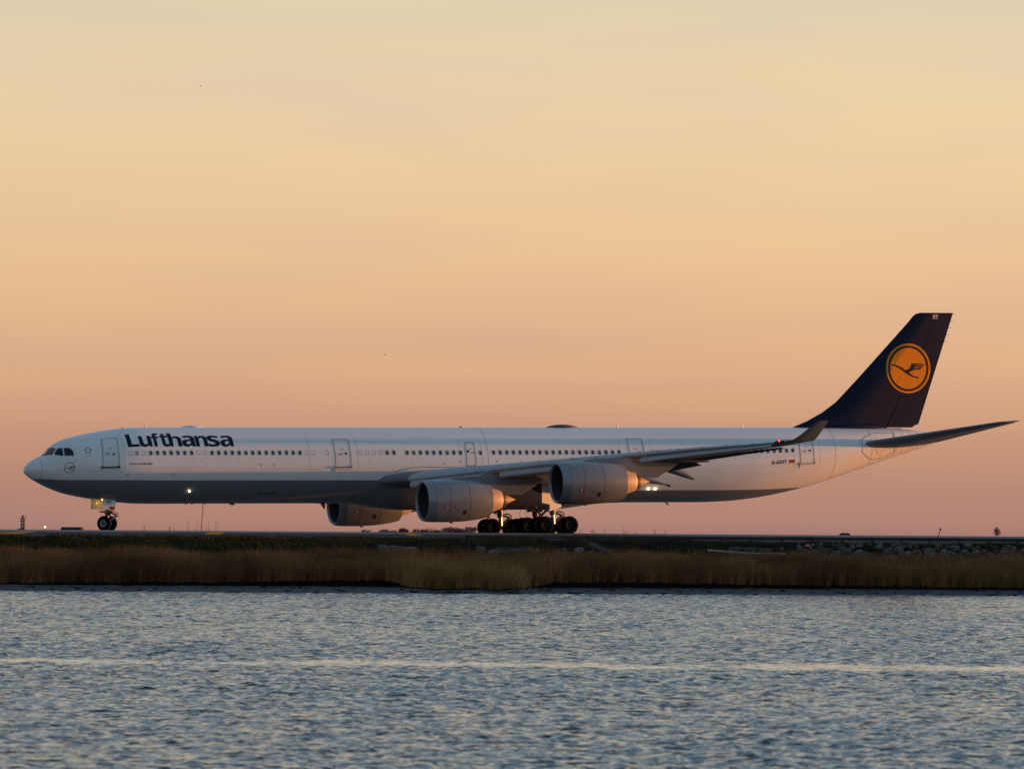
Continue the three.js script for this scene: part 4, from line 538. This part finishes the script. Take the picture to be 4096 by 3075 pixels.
// ------------------------------------------------------------------ grasses
function tuft(n, h, spread, w, lean, curl, segs = 2) {
  const pos = [], nor = [], idx = [];
  for (let i = 0; i < n; i++) {
    const a = rnd() * 6.283, r = spread * Math.sqrt(rnd()), x0 = r * Math.cos(a), z0 = r * Math.sin(a), hh = h * rr(0.62, 1.08), t = rnd() * 6.283, wx = w * Math.cos(t), wz = w * Math.sin(t), lx = lean * rr(0.3, 1.5) + rr(-curl, curl), lz = rr(-curl, curl), b = pos.length / 3;
    for (let k = 0; k <= segs; k++) { const u = k / segs, wd = (1 - u * 0.8) * 0.5, x = x0 + lx * hh * u * u, z = z0 + lz * hh * u * u; pos.push(x - wx * wd, hh * u, z - wz * wd, x + wx * wd, hh * u, z + wz * wd); for (let q = 0; q < 2; q++) nor.push(-wz / w, 0.25, wx / w); }
    for (let k = 0; k < segs; k++) idx.push(b + k * 2, b + k * 2 + 1, b + k * 2 + 2, b + k * 2 + 1, b + k * 2 + 3, b + k * 2 + 2);
  }
  const g = new THREE.BufferGeometry(); g.setAttribute('position', new THREE.Float32BufferAttribute(pos, 3)); g.setAttribute('normal', new THREE.Float32BufferAttribute(nor, 3)); g.setIndex(idx); return g;
}
function scatter(name, label, category, geo, mat, spots, tint) {
  const m = shadow(new THREE.InstancedMesh(geo, mat, spots.length)), d = new THREE.Object3D(), c = new THREE.Color(); m.name = numbered(name);
  spots.forEach(([x, y, z, s, sy], i) => { d.position.set(x, y, z); d.rotation.set(0, rr(-0.5, 0.5), 0); d.scale.set(s, sy ?? s, s); d.updateMatrix(); m.setMatrixAt(i, d.matrix); tint(c, x, z); m.setColorAt(i, c); });
  scene.add(m); return tag(m, label, category, null, 'stuff');
}
const grassMat = phys(0xffffff, 0.9, { side: THREE.DoubleSide, specularIntensity: 0.15 });
{
  const spots = [[], [], []];
  for (let i = 0; i < 62000; i++) {
    const x = rr(-46, 46), f = reedZ(x), b = reedBackZ(x), t = Math.pow(rnd(), 0.85), z = lerp(b, f - 0.05, t); if (rnd() < 0.25 * smooth(n2(x * 0.25, z * 0.25), 0.25, 0.7)) continue;
    const s = (1.0 + 0.2 * n2(x * 0.16, z * 0.12) + 0.15 * n2(x * 0.9, z * 0.5)) * (1 - 0.3 * smooth(t, 0.93, 1)); spots[i % 3].push([x, landY(x, z) - 0.03, z, 1, s * 1.06]);
  }
  const tint = (c, x, z) => { const front = smooth(z, 99, 106) * smooth(x, -8.5, -6) * (1 - smooth(x, 0.5, 3)), g = 0.8 * front + 0.75 * smooth(x, 17, 32) * smooth(z, 80, 88) + 0.2 * (n2(x * 0.3, z * 0.3) + 0.6), k = rr(0.4, 1.4) * (0.74 + 0.5 * front + 0.3 * n2(x * 0.12, z * 0.1)); const q = clamp(g, 0, 1); c.setRGB(lerp(0.34, 0.29, q) * k, lerp(0.165, 0.175, q) * k, lerp(0.072, 0.06, q) * k); };
  spots.forEach((s, i) => scatter('reeds', ['band of tall brown marsh grass along the mud flat', 'finer brown stems mixed through the marsh grass', 'taller straw stems standing out of the marsh grass'][i], 'marsh grass', tuft(12, [1.2, 1.3, 1.5][i], 0.22, 0.02, 0.16, 0.17, 3), grassMat, s, tint));
  const weeds = [], low = [], seed2 = [];
  for (let i = 0; i < 26000; i++) { const x = rr(-46, 46), b = bankZ(x), r = reedBackZ(x), t = rnd(), z = lerp(b - 0.4, r, t * t), dens = x < -10 ? 1 : 0.55 * smooth(n2(x * 0.2, z * 0.2), -0.5, 0.4) * (1 - 0.8 * smooth(x, 16, 22) * smooth(t, 0.25, 0.5)); if (rnd() > dens) continue; const bush = x < -14 && n2(x * 0.25, z * 0.1) > -0.3 ? 1 : 0; if (bush && t < 0.85) { const k = (0.55 + 0.5 * smooth(n2(x * 0.28, 9), -0.6, 0.8) * (1 - smooth(x, -24, -12) * 0.55)) * (0.45 + 0.55 * smooth(t * t, 0.02, 0.3)); weeds.push([x, landY(x, z) - 0.02, z, 1, k * rr(0.6, 1.15)]); if (rnd() < 0.4) seed2.push([x + rr(-0.15, 0.15), landY(x, z) + 0.42 * k * rr(0.7, 1.25), z + rr(-0.1, 0.1), rr(0.6, 1.3)]); } else low.push([x, landY(x, z) - 0.01, z, 1, rr(0.5, 1.3)]); }
  scatter('weeds', 'dark leafy weeds on the bank at left below the nose wheels', 'weeds', tuft(10, 0.52, 0.2, 0.045, 0, 0.5, 2), grassMat, weeds, (c) => { const k = rr(0.5, 1.3); c.setRGB(0.04 * k, 0.042 * k, 0.018 * k); });
  scatter('weed_flowers', 'small tan seed heads on the weeds of the left bank', 'seed heads', new THREE.OctahedronGeometry(0.03, 0), grassMat, seed2, (c) => { const k = rr(0.4, 1.7); c.setRGB(0.16 * k, 0.125 * k, 0.05 * k); });
  scatter('bank_grass', 'short dark grass along the top and face of the bank', 'grass', tuft(9, 0.24, 0.25, 0.03, 0.05, 0.45, 2), grassMat, low, (c, x, z) => { const k = rr(0.5, 1.4), q = smooth(n2(x * 0.3, z * 0.3), -0.4, 0.6); c.setRGB(lerp(0.035, 0.05, q) * k, lerp(0.045, 0.045, q) * k, 0.018 * k); });
  const st = []; for (const [px, h] of [[2303, .2], [2316, .32], [2328, .3], [2366, .25], [2371, .27], [2376, .3], [2381, .2], [2419, .36], [2493, .5], [2498, .25], [2509, .2], [2615, .45], [2622, .3], [2660, .3], [1993, .15], [2545, .14]]) { const z = 24, x = (px - 2048) * (690 - z) / 36850 + 0.1, y = landY(x, z), lean = rr(-0.1, 0.1); st.push(wire([V(x, y, z), V(x + lean * 0.2, -0.0 + h * 0.1, z), V(x + lean * 0.6 - 0.02, h * 0.65, z), V(x + lean - 0.07, h, z)], 0.012, 4)); const q = new THREE.OctahedronGeometry(0.03, 0); q.scale(0.8, 2, 0.8); q.translate(x + lean - 0.07, h - 0.03, z); st.push(q); }
  tag(obj('weed_stalks', merge(st), std(col(0.06, 0.05, 0.03), 0.9)), 'thin seed stalks standing up against the sky behind the guardrail', 'weeds', null, 'stuff');
}

{ // dark clots of weed left along the mud
  const list = []; for (let i = 0; i < 420; i++) { const x = rr(-42, 42), z = lerp(reedZ(x) + 0.6, shoreZ(x) - 0.3, Math.pow(rnd(), 0.7)); if (n2(x * 0.2, z * 0.4) < -0.1) continue; const g = new THREE.IcosahedronGeometry(1, 0); g.scale(rr(0.06, 0.35), rr(0.02, 0.06), rr(0.1, 0.4)); g.rotateY(rr(-0.4, 0.4)); g.translate(x, landY(x, z) + 0.02, z); list.push(g); }
  tag(obj('wrack', merge(list), phys(col(0.015, 0.013, 0.011), 0.9, { specularIntensity: 0.2 })), 'dark clots of weed scattered over the mud flat', 'seaweed', null, 'stuff');
}
// ------------------------------------------------------------------ stones, slabs, driftwood
function rock(w, h, d, rough = 0.22, n = 1) { const g = mergeVertices(new THREE.IcosahedronGeometry(0.5, n).deleteAttribute('uv').deleteAttribute('normal')), p = g.attributes.position, o = rnd() * 90; for (let i = 0; i < p.count; i++) { const x = p.getX(i), y = p.getY(i), z = p.getZ(i), k = 1 + rough * 2 * n3(x * 1.8 + o, y * 1.8, z * 1.8); p.setXYZ(i, clamp(x * k, -0.46, 0.46) * w, clamp(y * k, -0.42, 0.42) * h, clamp(z * k, -0.46, 0.46) * d); } return crease(g, 25); }
const stoneTex = speckle([128, 122, 114], 0.35, 2, 8); stoneTex.repeat.set(1, 1);
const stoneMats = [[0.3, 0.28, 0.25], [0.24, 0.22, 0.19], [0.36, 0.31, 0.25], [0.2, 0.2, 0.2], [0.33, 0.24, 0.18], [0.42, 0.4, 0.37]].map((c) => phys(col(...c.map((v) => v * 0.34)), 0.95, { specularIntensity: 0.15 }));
{
  const g = thing('rock_revetment', 'heap of loose tan and grey rocks on the bank at far right', 'rock heap'), shapes = Array.from({ length: 12 }, () => rock(rr(0.7, 1.2), rr(0.5, 0.85), rr(0.6, 1.1), 0.25));
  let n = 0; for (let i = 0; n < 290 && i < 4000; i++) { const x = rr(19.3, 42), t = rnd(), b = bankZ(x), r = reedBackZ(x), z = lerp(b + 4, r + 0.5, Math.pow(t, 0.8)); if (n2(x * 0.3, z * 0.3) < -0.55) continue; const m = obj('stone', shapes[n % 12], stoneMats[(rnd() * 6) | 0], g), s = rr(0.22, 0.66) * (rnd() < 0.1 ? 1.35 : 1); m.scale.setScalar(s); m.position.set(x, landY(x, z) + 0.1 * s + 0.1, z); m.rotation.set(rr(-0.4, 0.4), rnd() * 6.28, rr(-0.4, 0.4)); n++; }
}
const onBank = (px, py) => { for (let z = 112; z > 20; z -= 0.2) { const c = Math.cos(0.4 * D2R), s = Math.sin(0.4 * D2R), dx = px - 2048, dy = py - 1537.5, u = dx * c + dy * s, v = -dx * s + dy * c, d = 690 - z, x = u * d / 36850, y = (595.5 - v) * d / 36850; if (y < landY(x, z)) return [x, landY(x, z), z]; } return [0, -2, 70]; };
const boulders = [[1532, 2196, 0.75, 0.5, 'pale pointed boulder above the reeds, left of the inner engine drain'], [1595, 2198, 1.25, 0.45, 'long grey boulder above the reeds in front of the main wheels', 0], [1643, 2200, 0.8, 0.42, 'rounded light boulder just right of the long grey boulder', 5], [1920, 2200, 0.62, 0.5, 'tilted grey boulder below the left end of the guardrail', 0], [1975, 2212, 0.65, 0.42, 'low white-grey boulder behind the reeds below the main wheels', 5], [2151, 2218, 0.36, 0.75, 'upright tan boulder standing on end in the reeds', 2], [2316, 2210, 0.6, 0.7, 'tall light grey block of stone behind the reeds at centre', 5], [2362, 2215, 0.5, 0.35, 'small bluish boulder right of the tall grey block', 3], [2258, 2198, 0.26, 0.18, 'small pale stone on the bank left of the tall grey block', 5], [2670, 2216, 0.24, 0.16, 'small orange-tinted stone above the reeds, left of the driftwood', 4], [2945, 2202, 0.95, 0.5, 'mossy dark boulder behind the left part of the driftwood', 1], [3000, 2204, 0.9, 0.46, 'grey boulder behind the middle of the driftwood', 3], [3060, 2206, 1.0, 0.42, 'broad grey boulder behind the right end of the driftwood', 3], [3130, 2196, 0.34, 0.2, 'small tan stone lying on the rubble above the driftwood', 2], [3345, 2222, 0.75, 0.6, 'angular grey boulder left of the rock heap', 0], [3390, 2205, 0.5, 0.4, 'tan boulder leaning beside the concrete slabs', 2], [2310, 2368, 1.0, 0.2, 'flat black stone at the waterline', 1], [2240, 2204, 0.28, 0.18, 'second small stone on the bank behind the upright tan boulder', 3]];
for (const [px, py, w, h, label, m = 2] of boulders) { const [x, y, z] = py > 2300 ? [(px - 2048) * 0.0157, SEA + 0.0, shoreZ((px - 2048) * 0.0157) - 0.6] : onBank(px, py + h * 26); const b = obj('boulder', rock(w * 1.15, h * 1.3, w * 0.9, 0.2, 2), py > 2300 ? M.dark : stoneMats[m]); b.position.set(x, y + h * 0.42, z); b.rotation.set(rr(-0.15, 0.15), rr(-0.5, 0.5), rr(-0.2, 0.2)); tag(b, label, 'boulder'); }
const slabMat = phys(col(0.24, 0.23, 0.215), 0.95, { map: stoneTex, specularIntensity: 0.15 });
for (const [px, py, w, h, tilt, yaw, label] of [[3270, 2222, 1.9, 0.5, 0.42, 0.5, 'large broken concrete slab tilted up on the rubble'], [3190, 2232, 3.2, 0.4, 0.22, 0.3, 'long concrete slab lying behind the reeds below the tilted slab'], [3440, 2228, 1.5, 0.5, 0.15, 0.1, 'dark smooth slab between the boulders and the rock heap'], [2430, 2198, 2.4, 0.25, -0.35, 0.1, 'narrow pale slab sloping down the bank at centre'], [2060, 2204, 2.6, 0.4, 0.05, 0, 'flat grey slab lying behind the upright tan boulder'], [2200, 2220, 2.4, 0.3, 0.1, 0.2, 'thin flat slab in the reeds right of the upright tan boulder']]) { const [x, y, z] = onBank(px, py + 12); const g = new THREE.BoxGeometry(w, h, 1.6, 10, 4, 6), p = g.attributes.position, o = rnd() * 50; for (let i = 0; i < p.count; i++) { const a = p.getX(i), b = p.getY(i), c = p.getZ(i), k = 0.07 * n3(a * 1.4 + o, b * 2, c * 1.4); p.setXYZ(i, a + k * 1.5 + 0.25 * (c / 1.6) * Math.sin(o), b + k + (b > 0 ? 0 : 0), c + k); } const m = obj('concrete_slab', crease(mergeVertices(g.deleteAttribute('normal')), 30), slabMat); m.position.set(x, y + h * 0.2, z); m.rotation.set(0.2, yaw, tilt); tag(m, label, 'slab'); }
{
  const a = onBank(2830, 2212), b = onBank(3140, 2224); const pts = []; for (let i = 0; i <= 10; i++) { const t = i / 10, x = lerp(a[0], b[0], t), z = lerp(a[2], b[2], t) + 2.2; pts.push(V(x, landY(x, z) + lerp(0.3, 0.28, t) - 0.1 * Math.sin(Math.PI * t), z)); }
  const g = new THREE.TubeGeometry(new THREE.CatmullRomCurve3(pts), 40, 0.085, 9); tag(obj('driftwood', g, std(col(0.3, 0.29, 0.28), 0.9)), 'long bleached driftwood log lying along the top of the reeds', 'driftwood');
  const c = onBank(3231, 2200); const f = thing('buoy', 'small pink float with a cord on the rubble right of the driftwood', 'float', c[0], c[1] + 0.3, c[2]); const s = new THREE.SphereGeometry(0.13, 14, 10); s.scale(1.2, 0.9, 1); obj('float_body', s, std(col(0.5, 0.2, 0.2), 0.6), f); obj('cord', wire([V(-0.1, 0, 0.05), V(-0.4, -0.14, 0.1), V(-0.75, -0.22, 0.1)], 0.025), std(col(0.16, 0.24, 0.2), 0.8), f);
}

// ------------------------------------------------------------------ far things seen over the taxiway
const mast = (x, z, h, r, label, group, lean = 0) => { const y = -1.4, m = obj('mast', tube(V(0, 0, 0), V(lean, h - y, 0), r, r * 0.6, 6), std(col(0.06, 0.05, 0.055), 0.9)); m.position.set(x, y, z); return tag(m, label, 'mast', group); };
{
  const t = thing('light_tower', 'dark lattice tower with lamps and a side antenna at the left edge', 'tower', -57.85, -1.4, -400), dk = std(col(0.035, 0.035, 0.045), 0.8), b = [];
  for (const [x, z] of [[-0.21, -0.2], [0.21, -0.2], [-0.21, 0.2], [0.21, 0.2]]) b.push(bar(V(x, 0, z), V(x * 0.9, 2.85, z * 0.9), 0.07, 0.07)); obj('tower_leg', merge(b), dk, t);
  const c = []; for (let y = 0; y < 2.7; y += 0.22) { c.push(bar(V(-0.2, y, 0.2), V(0.2, y + 0.22, 0.2), 0.05, 0.05), bar(V(0.2, y, -0.2), V(-0.2, y + 0.22, -0.2), 0.05, 0.05), box(0, y, 0, 0.42, 0.09, 0.4)); } obj('lattice', merge(c), dk, t);
  for (const y of [1.55, 1.75, 2.2, 2.55]) obj('lamp_head', new THREE.SphereGeometry(0.09, 10, 8).translate(-0.04, y, 0.27), std(col(0.3, 0.3, 0.32), 0.4), t);
  obj('cabinet', box(0, 2.98, 0, 0.26, 0.3, 0.3), std(col(0.12, 0.14, 0.17), 0.7), t); obj('antenna', wire([V(0.15, 2.4, 0), V(0.32, 2.6, 0), V(0.34, 3.0, 0), V(0.33, 3.3, 0)], 0.025), dk, t);
  const w = obj('light_fitting', merge([box(0, 0.15, 0, 0.55, 0.1, 0.3), bar(V(-0.25, 0.1, 0), V(0.28, 0.28, 0), 0.16, 0.2)]), dk); w.position.set(-50, 0.03, -100 + 0); tag(w, 'low dark wedge-shaped fitting right of the lattice tower', 'fitting'); w.position.set(-42.1, -0.12, -100);
  const l = thing('airfield_lamp', 'glowing red-orange lamp on a short stake at left', 'lamp', -60.26, -1.4, -500); obj('stake', tube(V(0, 0, 0), V(0, 1.7, 0), 0.04), dk, l); obj('lamp_glass', new THREE.SphereGeometry(0.12, 12, 10).translate(0, 1.8, 0), std(0x551100, 0.4, { emissive: col(1, 0.32, 0.13), emissiveIntensity: 6 }), l); const pl = new THREE.PointLight(col(1, 0.3, 0.1), 3); pl.position.set(0, 1.8, 0); pl.castShadow = true; pl.name = 'lamp_glow'; l.add(pl);
  const bx = thing('culvert_pipe', 'black pipe lying on the ground left of the nose wheels', 'pipe', -35.77, -0.1, -60); const sh = new THREE.CylinderGeometry(0.36, 0.36, 1.75, 28); sh.rotateZ(Math.PI / 2); obj('pipe_body', sh, std(col(0.01, 0.01, 0.012), 0.8), bx); const rim = new THREE.TorusGeometry(0.34, 0.03, 8, 28); rim.rotateY(Math.PI / 2); rim.translate(0.88, 0, 0); obj('pipe_end', rim, std(col(0.2, 0.12, 0.09), 0.8), bx); bx.rotation.y = -0.25;
  const pa = mast(-35.48, -200, 0.62, 0.05, 'thin grey stake between the nose wheels and the tall mast', null); const pb = mast(-33.0, -200, 0.44, 0.07, 'short dark stake right of the thin grey stake', null); const pc = mast(-32.6, -200, 0.4, 0.035, 'faint thin stake right of the short dark stake', null);
  mast(-53.6, -900, 4.75, 0.09, 'tall slender mast seen under the forward fuselage', null, 0.35);
  let nth = 0; for (const [px, top] of [[747, 2080], [755, 2083], [787, 2080], [782, 2109], [824, 2090], [833, 2083], [841, 2110], [862, 2082], [868, 2081]]) { const c = Math.cos(0.4 * D2R), s = Math.sin(0.4 * D2R), u = (px - 2048) * c + (top - 1537.5) * s, v = -(px - 2048) * s + (top - 1537.5) * c; const m = mast(u * 2490 / 36850, -1800, (595.5 - v) * 2490 / 36850, 0.07, `faint distant mast, ${['leftmost', 'second from left', 'third and shortest on the left', 'fourth from left', 'fifth, just right of the tall mast', 'sixth from left', 'seventh and short', 'eighth from left', 'rightmost'][nth++]} of nine around the tall mast`, 'faint distant masts'); m.material = M.faint ??= std(col(0.24, 0.18, 0.17), 0.9); }
  const lampPost = thing('leaning_post', 'thin leaning post with a small head by the guardrail at right', 'post', 30.3, landY(30.3, 34), 34); obj('post_shaft', tube(V(0, 0, 0), V(0.3, 0.94, 0), 0.03, 0.025, 8), dk, lampPost); obj('post_head', box(0.31, 1.0, 0, 0.12, 0.14, 0.1), dk, lampPost);
  const veh = thing('truck', 'distant dark truck on the airfield right of the tail', 'truck', 30.47, -1.4, -150); const dv = std(col(0.02, 0.02, 0.02), 0.7); obj('truck_body', merge([box(0, 1.28, 0, 1.0, 0.5, 0.9), box(0, 1.56, 0, 0.85, 0.12, 0.7)]), dv, veh); obj('window', box(0, 1.44, 0.455, 0.6, 0.1, 0.01), std(col(0.25, 0.24, 0.25), 0.2), veh); for (const x of [-0.32, 0.32]) { const wq = new THREE.CylinderGeometry(0.22, 0.22, 0.2, 18); wq.rotateX(Math.PI / 2); wq.translate(x, 1.02, 0.45); obj('wheel', wq, M.rubber, veh); } const roof = []; for (let i = 0; i < 12; i++) roof.push(box(rr(-0.48, 0.48), rr(1.58, 1.66), rr(-0.3, 0.3), 0.06, rr(0.05, 0.14), 0.06)); obj('roof_load', merge(roof), dv, veh); obj('chassis', box(0, 0.5, 0, 0.8, 1.0, 0.7), dv, veh);
}
function farTree(x, z, w, h, top, label, bare) {                      // top: height of the crown above the lens
  const g = thing('far_tree', label, 'tree', x, top - h, z), tint = std(bare ? col(0.2, 0.14, 0.14) : col(0.14, 0.1, 0.115), 1, { side: THREE.DoubleSide });
  const limbs = [tube(V(0, 0, 0), V(0, h * 0.5, 0), w * 0.03, w * 0.02, 6)]; for (let i = 0; i < 9; i++) { const a = rnd() * 6.28; limbs.push(tube(V(0, h * rr(0.15, 0.45), 0), V(w * 0.32 * Math.cos(a), h * rr(0.6, 0.9), w * 0.32 * Math.sin(a)), w * 0.016, w * 0.006, 4)); } obj('trunk', merge(limbs), tint, g);
  const pos = [], n = h > 4 ? 130 : bare ? 420 : 1300, lobes = Array.from({ length: 7 }, () => [rr(-0.33, 0.33) * w, rr(0.45, 0.78) * h, rr(-0.3, 0.3) * w, rr(0.16, 0.27)]);
  for (let i = 0; i < n; i++) { const l = lobes[(rnd() * 7) | 0], r = l[3] * Math.cbrt(rnd()), a = rnd() * 6.28, q = Math.acos(rr(-1, 1)), x0 = l[0] + r * w * 1.1 * Math.sin(q) * Math.cos(a), y0 = l[1] + r * h * 1.1 * Math.cos(q), z0 = l[2] + r * w * Math.sin(q) * Math.sin(a), k = rr(0.05, 0.15) * h; if (y0 > h || y0 < h * 0.1) continue; const d = () => rr(-k, k); pos.push(x0, y0, z0, x0 + d(), y0 + d() * 1.4, z0 + d(), x0 + d(), y0 + d() * 1.4, z0 + d()); }
  const c = new THREE.BufferGeometry(); c.setAttribute('position', new THREE.Float32BufferAttribute(pos, 3)); c.computeVertexNormals(); obj('crown', c, tint, g);
}
{
  const k = 2690 / 36850; // metres per photograph pixel at the tree line
  [[1458, 40, 2114, 1, 'pale leafless bush at the left end of the far tree line'], [1530, 34, 2113, 1, 'thin bush, second from left in the far tree line'], [1560, 50, 2115, 0, 'low dark bush in the left part of the far tree line'], [1604, 30, 2114, 1, 'pale twiggy tree just left of the tallest left crown'], [1618, 34, 2110, 0, 'tree with the tallest crown in the left part of the far tree line'], [1660, 26, 2114, 1, 'faint bush in the middle gap of the far tree line'], [1690, 28, 2118, 0, 'lowest dark bush in the middle of the far tree line'], [1718, 40, 2113, 1, 'broad pale tree in the middle of the far tree line'], [1752, 28, 2119, 0, 'small dark bush left of the two big crowns by the main wheels'], [1812, 72, 2108, 0, 'wide purple-grey crown, left of the pair beside the main wheels'], [1876, 62, 2107, 0, 'round purple-grey crown touching the main wheels'], [4000, 18, 2103, 1, 'lone slender tree on the horizon at far right']].forEach(([px, w, py, bare, label]) => {
    const c = Math.cos(0.4 * D2R), s = Math.sin(0.4 * D2R), u = (px - 2048) * c + (py - 1537.5) * s, v = -(px - 2048) * s + (py - 1537.5) * c, top = (595.5 - v) * k; farTree(u * k, -2000 - rr(0, 30), w * k * 1.35, px > 3000 ? 4.4 : Math.max(2.6, top + 1.2), top, label, bare);
  });
}
{ // the long hangar out of the frame whose evening shadow covers the bank
  const h = thing('hangar', 'long low grey hangar far to the right of the taxiway, outside the picture', 'hangar', 320, -1.5, -10), wallM = std(col(0.22, 0.22, 0.23), 0.8), n = 7;
  obj('wall', merge([box(0, 4.0, 0, 40, 8, 300)]), wallM, h); const ro = new THREE.CylinderGeometry(40, 40, 301, 24, 1, false, -0.52, 1.04); ro.rotateX(-Math.PI / 2); ro.translate(0, -26.6, 0); ro.scale(1, 0.62, 1); ro.computeBoundingBox(); ro.translate(0, 9.4 - ro.boundingBox.max.y, 0); obj('roof', ro, std(col(0.16, 0.16, 0.17), 0.7), h);
  for (let i = 0; i < n; i++) obj('hangar_door', box(-20.1, 2.9, -126 + i * 42, 0.3, 5.8, 34), std(col(0.12, 0.14, 0.17), 0.7), h); h.rotation.y = -0.3;
}
// ------------------------------------------------------------------ birds
for (const [x, y, z, r, label] of [[-30.34, 43.02, -200, 0.3, 'tiny dark bird high in the left of the sky'], [-12.29, 17.18, -200, 0.7, 'tiny dark bird above the middle of the fuselage']]) {
  const g = thing('bird', label, 'bird', x, y, z); const prof = [[0.002, -0.17], [0.03, -0.13], [0.045, -0.03], [0.04, 0.06], [0.022, 0.12], [0.03, 0.15], [0.022, 0.19], [0.002, 0.215]]; const b = new THREE.LatheGeometry(prof.map(([a, c]) => new THREE.Vector2(a, c)), 14); b.rotateZ(Math.PI / 2); obj('body', b, M.dark, g);
  for (const s of [1, -1]) { const sh = new THREE.Shape([[-0.05, 0], [0.05, 0], [0.07, 0.12], [0.03, 0.3], [-0.02, 0.16]].map(([a, c]) => new THREE.Vector2(a, c))), w = new THREE.ExtrudeGeometry(sh, { depth: 0.006, bevelEnabled: false }); w.rotateX(s * 0.9); obj('bird_wing', w, M.dark, g); }
  g.rotation.z = r; g.scale.setScalar(0.55);
}
renderer.setSize(1024, 768);
renderer.render(scene, camera);
